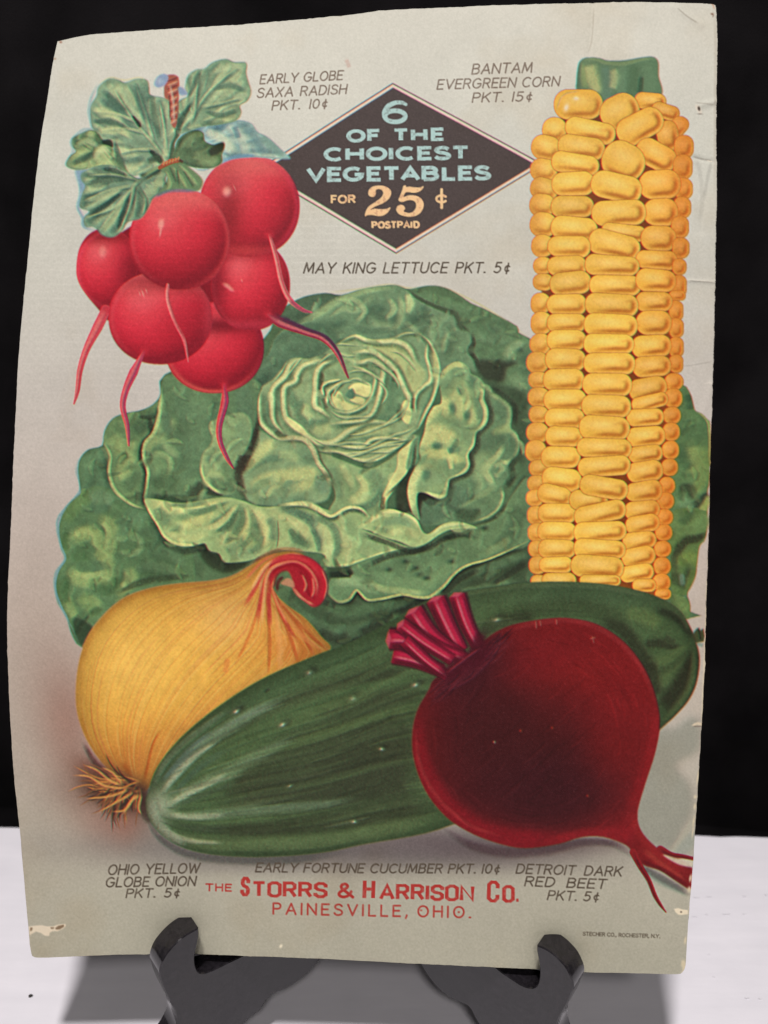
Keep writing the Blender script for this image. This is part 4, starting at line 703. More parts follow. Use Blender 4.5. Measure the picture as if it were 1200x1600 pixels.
    leaf([(275, 188), (320, 195), (350, 207), (400, 190), (450, 195), (460, 230), (465, 265), (520, 275), (555, 290), (562, 330), (575, 400), (582, 440), (560, 500), (545, 570), (500, 600), (430, 630), (370, 645), (320, 590), (290, 510), (240, 480), (195, 420), (185, 350), (190, 310), (215, 270), (225, 225)], (128, 160, 130), [[(530, 560), (470, 480), (400, 400), (330, 300), (290, 230)], [(440, 440), (340, 420), (230, 430)], [(400, 390), (300, 350), (200, 340)], [(480, 490), (440, 350), (400, 220)], [(540, 540), (530, 420), (510, 300)], [(500, 520), (400, 520), (310, 540)]], (530, 560), (182, 198, 148), (88, 122, 104), 204)
    leaf([(100, 470), (130, 450), (180, 430), (215, 440), (245, 480), (290, 508), (250, 560), (190, 600), (140, 615), (95, 610), (70, 590), (92, 550), (118, 530), (98, 500)], (116, 148, 112), [[(280, 510), (200, 520), (130, 570)], [(200, 520), (150, 490)]], (270, 510), (152, 174, 118), (74, 104, 76), 205)
    fill(a([(240, 480), (280, 475), (290, 510), (250, 500)]), (62, 80, 62), 1.2, .9)
    M = leaf([(170, 605), (195, 540), (230, 502), (270, 505), (310, 540), (345, 600), (365, 645), (300, 640), (240, 600)], (140, 166, 118), [[(350, 630), (280, 560), (240, 510)]], (350, 640), (172, 190, 134), (96, 126, 90), 206)
    leaf([(150, 625), (240, 595), (320, 605), (400, 655), (440, 645), (510, 605), (560, 578), (540, 640), (530, 700), (480, 750), (455, 800), (420, 845), (360, 860), (335, 900), (290, 932), (240, 922), (205, 885), (160, 880), (155, 840), (182, 810), (135, 790), (145, 730), (160, 690), (140, 660)], (114, 148, 122), [[(420, 655), (350, 740), (280, 830), (230, 900)], [(390, 690), (280, 710), (160, 760)], [(370, 720), (300, 790), (170, 840)], [(390, 680), (370, 780), (330, 890)], [(410, 660), (300, 640), (180, 640)], [(400, 690), (440, 760), (430, 830)]], (420, 655), (164, 186, 140), (74, 106, 88), 207)
    LV = np.zeros((PH, PW), np.float32); LV[IDS == KIND[Lf]] = 1
    for pts, w, c, al in [([(590, 450), (610, 380), (660, 300)], [3, 5, 2], (70, 100, 80), .8), ([(640, 280), (680, 200), (700, 150)], [2, 4, 2], (86, 118, 98), .7), ([(720, 340), (800, 360), (880, 330)], [2, 5, 3], (84, 118, 96), .7), ([(760, 240), (840, 220), (920, 250)], [2, 5, 3], (90, 124, 102), .7), ([(760, 160), (830, 130), (900, 130)], [3, 6, 3], (168, 190, 148), .7), ([(850, 280), (900, 270), (925, 250)], [3, 5, 3], (166, 186, 146), .6),
                          ([(200, 330), (270, 350), (340, 390)], [4, 7, 3], (180, 198, 148), .7), ([(215, 440), (300, 430), (380, 450)], [3, 7, 3], (176, 194, 144), .7), ([(330, 230), (370, 300), (400, 380)], [3, 6, 3], (150, 176, 140), .6), ([(255, 250), (300, 300), (360, 350)], [3, 6, 3], (84, 118, 98), .7), ([(200, 390), (280, 390), (360, 420)], [2, 5, 2], (82, 114, 94), .7), ([(400, 210), (420, 300), (450, 400)], [2, 5, 3], (88, 122, 104), .7), ([(470, 270), (490, 380), (510, 480)], [3, 6, 3], (84, 116, 96), .7), ([(540, 300), (555, 400), (545, 480)], [2, 5, 3], (148, 174, 140), .6), ([(380, 360), (410, 400), (420, 420)], [1.5, 3, 1.5], (56, 74, 62), .8), ([(460, 520), (500, 560), (525, 585)], [2, 5, 3], (58, 78, 64), .8), ([(300, 480), (320, 560), (350, 620)], [2, 5, 3], (78, 108, 88), .7),
                          ([(170, 680), (260, 660), (360, 660)], [3, 6, 3], (70, 100, 84), .7), ([(160, 760), (250, 740), (340, 700)], [3, 5, 2], (158, 180, 138), .7), ([(180, 830), (260, 780), (340, 720)], [2, 4, 2], (66, 94, 78), .8), ([(240, 900), (300, 820), (350, 740)], [3, 6, 3], (156, 178, 134), .7), ([(310, 900), (340, 820), (370, 740)], [2, 4, 2], (64, 92, 76), .8), ([(400, 840), (420, 760), (410, 690)], [3, 6, 3], (80, 112, 92), .7), ([(480, 720), (510, 660), (530, 620)], [3, 6, 3], (150, 174, 130), .7), ([(440, 660), (480, 630), (520, 610)], [2, 4, 2], (64, 88, 70), .7), ([(240, 610), (300, 620), (360, 645)], [2, 4, 2], (60, 84, 68), .7), ([(120, 500), (170, 480), (220, 500)], [3, 5, 3], (160, 184, 134), .7), ([(100, 590), (160, 560), (220, 540)], [3, 6, 3], (78, 108, 84), .7), ([(200, 560), (240, 520), (280, 540)], [3, 5, 3], (180, 196, 144), .6), ([(280, 560), (310, 580), (330, 620)], [2, 4, 2], (92, 122, 92), .7)]: stroke(a(pts), w, c, al, .8, None, LV)
    crisp(LV, 9, .6); fade(LV, .16); tint(LV, (1.0, 1.0, .97))
    M = full(fill(a([(505, 605), (560, 582), (610, 580), (660, 612), (712, 665), (690, 715), (610, 708), (560, 715), (500, 735), (530, 690), (545, 640)]), (104, 132, 96), 1, 1, Lf))
    for pts, c in [([(540, 620), (560, 680), (545, 715)], (150, 172, 118)), ([(570, 600), (610, 650), (640, 705)], (150, 172, 118)), ([(600, 590), (650, 640), (690, 690)], (146, 168, 118)), ([(520, 640), (540, 690)], (60, 76, 58)), ([(590, 610), (600, 690)], (70, 92, 70)), ([(620, 620), (670, 700)], (72, 96, 72)), ([(555, 600), (590, 680)], (74, 98, 74))]: stroke(a(pts), [1.5, 2.6, 2], c, .85, .8, None, M)
    stroke(a([(440, 640), (500, 605), (540, 590)]), 3, (140, 164, 116), .8, .8); stroke(a([(450, 580), (500, 560), (520, 590)]), [4, 5, 3], (60, 78, 60), .8, .8); stroke(a([(480, 745), (560, 715), (680, 715)]), 2.6, (90, 110, 136), .6, .8)
    stroke(a([(510, 605), (560, 578), (600, 572)]), [3, 4.4, 3], (156, 82, 56), 1, 0, 'printed_radish_bunch:tie')
    for x in range(525, 605, 14): stroke(a([(x, 600 - (x - 510) * .35), (x + 8, 580 - (x - 510) * .3)]), 1.3, (206, 142, 92), .9, .7)
    stroke(a([(600, 570), (618, 580)]), 2, (84, 56, 44), .9, .8)
    fill(a([(535, 185), (560, 168), (590, 175), (600, 205), (598, 260), (596, 340), (588, 410), (565, 405), (558, 300), (530, 270)]), (162, 92, 76), .9, 1, 'printed_radish_bunch:tie')
    for y in range(190, 400, 18): stroke(a([(540 + (y - 190) * .1, y + 12), (575, y), (597 - (y - 190) * .03, y - 10)]), [1, 1.8, 1], (204, 150, 124) if (y // 18) % 2 else (116, 56, 52), .8, .8)
    stroke(a([(556, 215), (572, 300), (575, 395)]), 2, (222, 190, 170), .6, .8); stroke(a([(556, 270), (558, 380)]), 1.5, (96, 56, 52), .7, .8)
    fill(a([(485, 215), (500, 180), (530, 165), (550, 180), (535, 215), (505, 230)]), (136, 156, 186), 1, 1, 'printed_radish_bunch:tie'); blob(*a([(510, 200)])[0], 6, 5, (178, 192, 208), .7)
    fill(a([(596, 225), (620, 232), (640, 260), (610, 265), (598, 250)]), (128, 152, 182), 1.2, .9)
    tot = np.zeros((PH, PW), np.float32)
    for k, v in KIND.items():
        if k.startswith('printed_radish'): tot[IDS == v] = 1
    mulregion(gblur(tot, .8), 1 + .05 * fbm(3.2, 191, 2))

# ---------------------------------------------------------------- price diamond
def paint_emblem():
    c = V(380, 70, 2.3077)
    C0 = np.array(c([(560, 440)])[0]); Q = np.array(c([(540, 137), (1083, 430), (552, 753), (46, 453)]))
    for f, col, part in [(1., (88, 74, 70), 'printed_diamond:border'), (.985, (226, 206, 196), 'printed_diamond:border'), (.945, (75, 65, 64), 'printed_diamond:field')]:
        comp(pmask(C0 + (Q - C0) * f, .55), col, 1, part)

# ---------------------------------------------------------------- onion
def paint_onion():
    i = V(70, 840, 2.449)
    left = [(380, 970), (300, 935), (220, 860), (160, 770), (125, 670), (120, 560), (140, 440), (190, 340), (290, 240), (400, 195), (520, 175), (640, 165), (720, 145), (790, 105), (850, 70), (930, 52), (980, 62)]
    right = [(385, 968), (450, 905), (560, 800), (740, 680), (880, 580), (1010, 495), (1095, 428), (1060, 380), (1000, 310), (930, 260), (890, 220), (872, 180), (890, 130), (930, 105), (970, 95)]
    out = left[:-1] + [(985, 62), (1000, 90)] + right[::-1]
    m = fill(i(out), (222, 168, 74), 1, 1, 'printed_onion:bulb', n=4); M = full(m)
    blob(*i([(420, 480)])[0], 110, 85, (232, 186, 88), .7, clip=M); blob(*i([(250, 400)])[0], 60, 60, (236, 186, 84), .5, clip=M); blob(*i([(700, 300)])[0], 60, 50, (228, 182, 114), .6, clip=M)
    blob(*i([(330, 880)])[0], 60, 60, (198, 124, 58), .8, clip=M); blob(*i([(600, 760)])[0], 100, 40, (208, 140, 70), .7, -30, clip=M); blob(*i([(980, 430)])[0], 60, 40, (208, 122, 56), .8, 30, clip=M)
    stroke(i(left[1:12]), 8, (196, 126, 50), .5, .8, None, M); stroke(i([(135, 700), (130, 560), (150, 450)]), 3, (228, 178, 84), .5, .8, None, M)
    L2, R2 = i(left[:16]), i(right[:1] + right[1:7] + right[7:13])
    # long fibres from the neck to the root plate
    neck, rt = i([(850, 90)])[0], i([(375, 965)])[0]
    ll = i([(380, 970), (300, 935), (220, 860), (160, 770), (125, 670), (120, 560), (140, 440), (190, 340), (290, 240), (400, 195), (520, 175), (640, 165), (720, 145), (790, 105), (850, 70)])
    rl = i([(385, 968), (640, 900), (860, 800), (1060, 680), (1180, 560), (1180, 480), (1095, 425), (1060, 380), (1000, 310), (930, 260), (890, 220), (872, 180), (880, 130)])
    r_ = np.random.RandomState(3)
    for k in range(190):
        u = r_.rand() ** .9; P = meridian(ll, rl, u); n = len(P)
        a0 = r_.randint(0, n - 6); b0 = min(n, a0 + r_.randint(5, 15)); P = P[a0:b0] + r_.randn(2) * .8
        q = r_.rand(); col = (234, 192, 112) if q < .4 else ((192, 122, 56) if q < .8 else (202, 116, 72))
        if a0 > 15 and u > .3: col = (196, 96, 56) if q > .45 else (234, 180, 110)
        stroke(P, [.6, 1. + .9 * r_.rand(), .6], col, .24, .8, None, M, raw=True)
    for u in [.08, .17, .27, .36, .45, .56, .66, .76]:
        P = meridian(ll, rl, u); stroke(P, 1., (176, 100, 44), .22, .8, None, M, raw=True)
    for pts, w, c, al in [([(870, 250), (920, 330), (970, 480)], [2, 3, 2.5], (188, 92, 46), .8), ([(890, 240), (960, 330), (1030, 450)], [2, 3, 2.5], (190, 88, 44), .8), ([(850, 260), (860, 400), (855, 520)], [2, 3, 2], (180, 96, 46), .75), ([(830, 230), (780, 380), (730, 480)], [2, 2.6, 2], (200, 106, 50), .6), ([(880, 260), (900, 400), (900, 510)], [3, 5, 4], (232, 166, 96), .7), ([(900, 260), (980, 370), (1060, 430)], [2, 4, 3], (230, 150, 84), .7),
                          ([(950, 300), (1010, 370), (1070, 420)], [2, 2.6, 2], (192, 92, 46), .7), ([(860, 130), (845, 200), (860, 280)], [3, 4, 3], (200, 84, 60), .65), ([(840, 110), (810, 190), (760, 260)], [2, 3, 2], (206, 96, 66), .6), ([(880, 150), (872, 200), (900, 260)], [2, 2.4, 2], (180, 62, 48), .8), ([(860, 95), (830, 150), (825, 220)], [2, 3, 2], (232, 164, 110), .8), ([(700, 460), (690, 520)], [4, 4], (206, 116, 62), .5), ([(440, 740), (410, 800), (380, 930)], [1.5, 2, 2.5], (170, 84, 36), .7), ([(300, 860), (345, 960)], [4, 4], (180, 96, 40), .7)]: stroke(i(pts), w, c, al, .8, None, M)
    rounded(M, 30, .42); blob(*i([(330, 470)])[0], 60, 70, (240, 198, 112), .35, 20, clip=M); mulregion(M, 1 + .05 * fbm(3.5, 301, 2) + .05 * fbm(20, 302, 2))
    # red curl of the neck
    stroke(i([(790, 100), (840, 68), (900, 46), (960, 46), (1000, 60)]), [2.5, 3, 3, 3, 2], (158, 98, 64), .6, .8)
    N = full(fill(i([(866, 92), (900, 70), (960, 60), (1030, 85), (1073, 135), (1083, 200), (1062, 250), (1030, 266), (1000, 247), (965, 218), (948, 185), (945, 152), (930, 128), (905, 132), (886, 152), (874, 190), (858, 160), (858, 118)]), (160, 34, 46), 1.2, 1, 'printed_onion:neck_curl'))
    for pts, c, w in [([(980, 72), (900, 76), (850, 108), (815, 170), (770, 260)], (190, 66, 58), 3), ([(980, 88), (905, 98), (862, 132), (835, 200), (812, 320)], (176, 50, 54), 3.4), ([(930, 112), (890, 124), (868, 165), (858, 230), (862, 340)], (170, 46, 50), 3), ([(905, 130), (880, 165), (880, 220), (910, 300), (960, 390)], (172, 62, 50), 2.6), ([(890, 60), (830, 95), (770, 160)], (206, 110, 80), 2.4), ([(930, 100), (880, 110), (850, 150), (838, 240), (830, 330)], (232, 176, 116), 2.4), ([(890, 80), (840, 115), (790, 200)], (234, 186, 122), 2.4), ([(884, 150), (872, 190), (890, 250), (930, 330)], (226, 150, 96), 2)]: stroke(i(pts), w, c, .75, .8, None, np.maximum(M, N))
    stroke(i([(889, 205), (892, 172), (912, 148)]), [2, 3, 2], (82, 34, 34), .85, .8)
    for pts, w, c, al in [([(800, 105), (860, 72), (930, 54), (985, 64)], [3, 4, 3.4, 2], (222, 164, 110), .9), ([(840, 110), (890, 85), (960, 76), (1020, 100), (1055, 150)], [3, 3.4, 3, 3, 3], (198, 60, 66), .8), ([(850, 128), (900, 100), (960, 92), (1010, 120), (1040, 170), (1040, 220)], [2, 2, 2, 2, 2, 2], (222, 132, 104), .7), ([(860, 150), (900, 115), (960, 105), (1005, 140), (1020, 190)], [2, 2.4, 2.4, 2.4, 2], (140, 22, 36), .8), ([(1000, 80), (1050, 120), (1072, 180), (1055, 240)], [3, 4, 4, 3], (186, 36, 52), .8), ([(1060, 120), (1080, 180), (1068, 240)], [1.4, 1.6, 1.2], (226, 138, 108), .7),
                          ([(975, 125), (1000, 160), (1010, 210), (1035, 235)], [2, 2.4, 2.4, 2], (128, 20, 34), .85), ([(985, 140), (1000, 180), (990, 210)], [1.5, 2, 1.4], (216, 126, 96), .8), ([(1025, 150), (1030, 200), (1020, 230)], [1.5, 2, 1.4], (218, 120, 96), .8), ([(950, 190), (990, 235), (1030, 258)], [1.5, 2, 2], (220, 140, 110), .7), ([(935, 180), (960, 215), (985, 235)], [2.4, 2.4, 2], (214, 170, 128), .8), ([(880, 195), (890, 150), (930, 125)], [2, 2.4, 2], (110, 30, 34), .8)]: stroke(i(pts), w, c, al, .75, None, N)
    fill(i([(905, 175), (930, 155), (950, 165), (955, 190), (930, 185)]), (196, 140, 110), 1, .9)
    # root hairs
    RH = 'printed_onion:root_hairs'
    blob(*i([(250, 960)])[0], 48, 30, (92, 62, 50), .95, 18, 3.); blob(*i([(350, 1010)])[0], 30, 26, (72, 52, 46), .8); blob(*i([(190, 900)])[0], 36, 18, (110, 66, 52), .7, 30); blob(*i([(310, 1080)])[0], 24, 34, (150, 104, 90), .6); stroke(i([(150, 790), (200, 870), (290, 940)]), [3, 4, 5], (70, 46, 44), .7, .8)
    stroke(i([(380, 990), (385, 1050), (410, 1090)]), [6, 7, 5], (66, 50, 44), .85, .8)
    blob(*i([(270, 975)])[0], 44, 24, (74, 50, 42), .85, 25, 3.); blob(*i([(340, 985)])[0], 30, 20, (58, 42, 38), .85, 10, 3.)
    for k in range(120):
        s0 = np.array([250 + 120 * r_.rand(), 925 + 50 * r_.rand()]); aa = np.radians(r_.uniform(95, 200)); l = r_.uniform(60, 170)
        P = [tuple(s0)]; 
        for _ in range(4): aa += r_.uniform(-.35, .35); s0 = s0 + np.array([np.cos(aa), np.sin(aa)]) * l / 4; P.append(tuple(s0))
        q = r_.rand(); stroke(i(P), [1.8, 1.6, 1.3, 1, .7], (186, 124, 66) if q < .28 else ((128, 82, 54) if q < .6 else (60, 44, 38)), .8, .8)
    for pts in [[(300, 950), (250, 930), (200, 890), (150, 870)], [(310, 960), (230, 950), (170, 915), (110, 910)], [(320, 965), (250, 990), (160, 1000)], [(340, 975), (280, 1010), (210, 1050)], [(350, 980), (310, 1040), (260, 1050)], [(365, 985), (330, 1010), (300, 1060)], [(370, 985), (360, 1030), (370, 1060)], [(300, 945), (260, 900), (220, 880)]]:
        stroke(i(pts), [2, 1.9, 1.6, 1], (206, 148, 84), .85, .75)
    yy, xx = np.mgrid[0:PH, 0:PW]; X, Y = i([(250, 980)])[0]; e = (((xx - X) / 62.) ** 2 + ((yy - Y) / 34.) ** 2 < 1) & (IDS == 0); IDS[e] = kid(RH)

# ---------------------------------------------------------------- cucumber
def paint_cucumber():
    k = V(200, 900, 2.1429); b = V(590, 890, 2.2642); f = V(1000, 800, 4.)
    top = k([(70, 720), (100, 640), (180, 540), (300, 440), (450, 345), (620, 270), (760, 215), (900, 140)]) + b([(200, 100), (380, 65), (560, 45), (720, 45), (860, 60), (990, 95), (1070, 145), (1110, 210)])
    rgt = f([(345, 790), (368, 870), (372, 960), (350, 1080), (300, 1180), (220, 1270), (130, 1355)])
    bot = k([(60, 760), (75, 820), (130, 880), (220, 920), (350, 938), (500, 938), (650, 925), (800, 895), (1000, 860), (1200, 800)])
    out = top + rgt + [(900, 1260)] + bot[::-1]
    C = 'printed_cucumber'
    stroke(k([(60, 790), (100, 870), (200, 930), (360, 950), (560, 948), (720, 925)]), [2, 4, 6, 7, 7, 6], (70, 70, 68), .7, .8)
    M = full(fill(out, (62, 92, 58), 1, 1, C, n=4))
    def S(pts, w, c, al, Z=k): stroke(Z(pts), w, c, al, .8, None, M)
    # dark body between ribs, following the ribs from the blossom end
    S([(300, 760), (480, 640), (700, 560), (900, 520), (1010, 500)], [8, 26, 38, 42, 44], (48, 56, 42), .8); S([(330, 780), (560, 720), (800, 680), (1000, 660)], [8, 28, 40, 44], (48, 54, 42), .8)
    S([(240, 850), (420, 850), (640, 830), (900, 790), (1050, 770)], [6, 12, 16, 16, 14], (50, 62, 44), .9); S([(200, 620), (360, 510), (560, 400), (760, 340), (1000, 290)], [4, 9, 10, 9, 8], (52, 72, 48), .8)
    S([(260, 570), (420, 470), (600, 400), (800, 340), (980, 320)], [3, 8, 9, 8, 7], (48, 58, 42), .8); S([(620, 470), (760, 420), (900, 400), (1000, 390)], [8, 12, 12, 12], (54, 66, 46), .75)
    S([(120, 680), (220, 560), (380, 440), (560, 350), (760, 260), (960, 180)], [4, 9, 12, 14, 16, 18], (66, 100, 66), .8); S([(500, 520), (660, 440), (820, 400)], [5, 6, 5], (70, 98, 58), .6); S([(480, 600), (660, 520), (860, 470), (1000, 440)], [7, 9, 9, 8], (68, 94, 56), .75)
    # pale ribs fanning out of the tip
    S([(110, 720), (170, 650), (260, 560), (400, 470), (520, 410)], [5, 6, 8, 7, 4], (110, 142, 128), .75); S([(115, 725), (160, 670), (230, 600), (300, 550)], [3.4, 4.4, 4, 3], (158, 176, 152), .7)
    S([(130, 760), (220, 710), (330, 660), (440, 600), (560, 540)], [4, 7, 9, 8, 5], (96, 130, 100), .8); S([(135, 765), (200, 730), (280, 690), (330, 660)], [3.4, 4.6, 4, 3], (158, 176, 150), .7)
    S([(140, 800), (260, 800), (420, 785), (600, 770), (760, 750)], [4, 7, 8, 6, 5], (92, 126, 100), .8); S([(140, 798), (220, 805), (330, 800)], [3.4, 4.6, 3], (160, 178, 152), .7)
    S([(110, 830), (160, 870), (260, 895), (420, 900), (640, 890), (860, 850), (1040, 810)], [5, 8, 10, 11, 11, 11, 9], (88, 118, 76), .85); S([(110, 830), (150, 865), (220, 885), (320, 892)], [3, 4.5, 4, 2], (166, 182, 152), .75)
    S([(75, 740), (90, 800), (130, 860), (200, 900)], [5, 8, 8, 4], (150, 174, 154), .75); S([(85, 700), (130, 620), (210, 540), (330, 450)], [4, 5, 5, 3], (108, 140, 110), .75)
    blob(*k([(110, 765)])[0], 20, 26, (164, 186, 166), .75, -20, clip=M); S([(110, 690), (200, 590), (280, 520)], [3, 5, 4], (84, 122, 130), .6)
    S([(150, 730), (240, 640), (330, 580)], [3, 5, 4], (58, 90, 74), .7); S([(160, 770), (260, 730), (360, 690)], [2, 4, 3], (60, 84, 64), .7); S([(160, 830), (240, 845), (330, 845)], [2, 5, 5], (56, 76, 56), .8)
    S([(300, 925), (480, 930), (660, 915), (820, 880)], [3, 3, 3, 2], (58, 84, 54), .7)
    # upper right body
    def B(pts, w, c, al): S(pts, w, c, al, b)
    B([(60, 190), (240, 130), (460, 90), (700, 75), (900, 100), (1040, 160)], [10, 16, 18, 18, 16, 10], (66, 98, 66), .8); B([(240, 100), (480, 60), (720, 55), (880, 75), (1000, 110)], [3, 4, 4, 4, 3], (88, 120, 82), .7)
    B([(440, 160), (640, 130), (800, 150), (900, 210)], [10, 14, 12, 10], (54, 74, 48), .7); B([(360, 230), (420, 190), (560, 160)], [10, 10, 6], (44, 52, 38), .8); B([(780, 180), (860, 210), (920, 280), (980, 380)], [8, 10, 10, 10], (42, 50, 36), .85)
    B([(880, 150), (960, 170), (1000, 200)], [10, 12, 8], (86, 116, 66), .7); B([(0, 240), (120, 200), (200, 240)], [6, 6, 6], (54, 70, 46), .6)
    def Fz(pts, w, c, al): S(pts, w, c, al, f)
    Fz([(100, 610), (180, 640), (260, 690), (330, 790)], [5, 6, 7, 5], (44, 54, 40), .85); Fz([(130, 560), (230, 610), (320, 740)], [4, 5, 4], (84, 114, 76), .6); Fz([(20, 830), (120, 820), (180, 840), (250, 840)], [6, 7, 5, 3], (44, 52, 38), .85); Fz([(150, 780), (220, 820)], [5, 4], (48, 58, 42), .7)
    Fz([(80, 940), (180, 920), (260, 870), (320, 830)], [8, 9, 7, 4], (78, 108, 64), .7); Fz([(110, 1000), (200, 970), (330, 840)], [6, 7, 3], (54, 74, 48), .7); Fz([(100, 1080), (220, 1020), (310, 900)], [10, 10, 4], (76, 106, 64), .7); Fz([(130, 1240), (220, 1130), (290, 1010), (330, 870)], [13, 15, 13, 4], (42, 46, 34), .9); Fz([(150, 1330), (260, 1200), (330, 1060), (345, 850)], [6, 8, 7, 4], (80, 106, 64), .85); Fz([(140, 1345), (260, 1230), (345, 1090), (365, 930), (350, 830)], [3, 3, 3, 3, 2], (52, 66, 46), .8); Fz([(50, 930), (60, 1000), (110, 1160)], [12, 14, 10], (42, 48, 36), .8)
    S([(1110, 330), (1170, 330)], [4, 4], (52, 66, 44), .3)
    # stem stub at the far end
    fill(f([(330, 770), (350, 735), (370, 722), (378, 740), (395, 728), (402, 750), (408, 800), (380, 812), (350, 815)]), (66, 74, 48), .9, 1, 'printed_cucumber'); stroke(f([(365, 730), (375, 760), (380, 800)]), 1.6, (36, 42, 32), .8, .8); stroke(f([(360, 820), (400, 835)]), 3, (120, 146, 140), .7, .8)
    # warts
    for Z, L in [(k, [(610, 322, -20), (365, 452, -35), (520, 495, -30), (755, 408, -15), (965, 362, -20), (545, 700, -20), (852, 577, 0), (760, 820, 0), (465, 384, -30), (850, 490, -10)]), (b, [(425, 175, -15)])]:
        for n_, (x, y, r) in enumerate(L):
            X, Y = Z([(x, y)])[0]; s_ = 1.6 if y < 560 or Z is b else 1.1
            if (x, y) in [(465, 384), (850, 490)]: blob(X, Y, 5, 2.2, (40, 52, 38), .8, r); continue
            blob(X - 4, Y + 1, 8 * s_, 4 * s_, (56, 76, 46), .7, r, clip=M); blob(X + 4, Y - 2.5, 4.5 * s_, 3.4 * s_, (34, 42, 32), .8, r, clip=M); blob(X - 1, Y + 1, 4.2 * s_, 2.5 * s_, (126, 150, 124), .8, r, clip=M); blob(X - 1, Y + 1.2, 1.8 * s_, 1.2 * s_, (206, 214, 196), .9, r, clip=M)
    r_ = np.random.RandomState(8)
    for _ in range(60):
        kk = .12 + .76 * r_.rand(); P = meridian(top[:14], bot[:10], kk); a0 = r_.randint(3, 12); P = P[a0:a0 + r_.randint(7, 12)]
        stroke(P, [1, 3 + 3 * r_.rand(), 1], (74, 104, 66) if r_.rand() < .6 else (44, 54, 40), .26, .8, None, M, raw=True)
    for _ in range(130):                                    # hatch along the length
        u = r_.rand(); P = meridian(top[:14], bot[:10], .08 + .84 * r_.rand()); a0 = r_.randint(2, 18); P = P[a0:a0 + r_.randint(3, 7)]
        x, y = P[len(P) // 2]; 
        if M[int(y), int(x)] < .9: continue
        stroke(P, [1, 2.8, 1], IMG[int(y), int(x)] * (1.2 if u < .5 else .82), .4, .9, None, M, raw=True)
    rounded(M, 26, .5); fade(M, .26); tint(M, (1.12, 1.08, 1.0)); mulregion(M, 1 + .12 * fbm(3.2, 401, 2) + .06 * fbm(18, 402, 2))

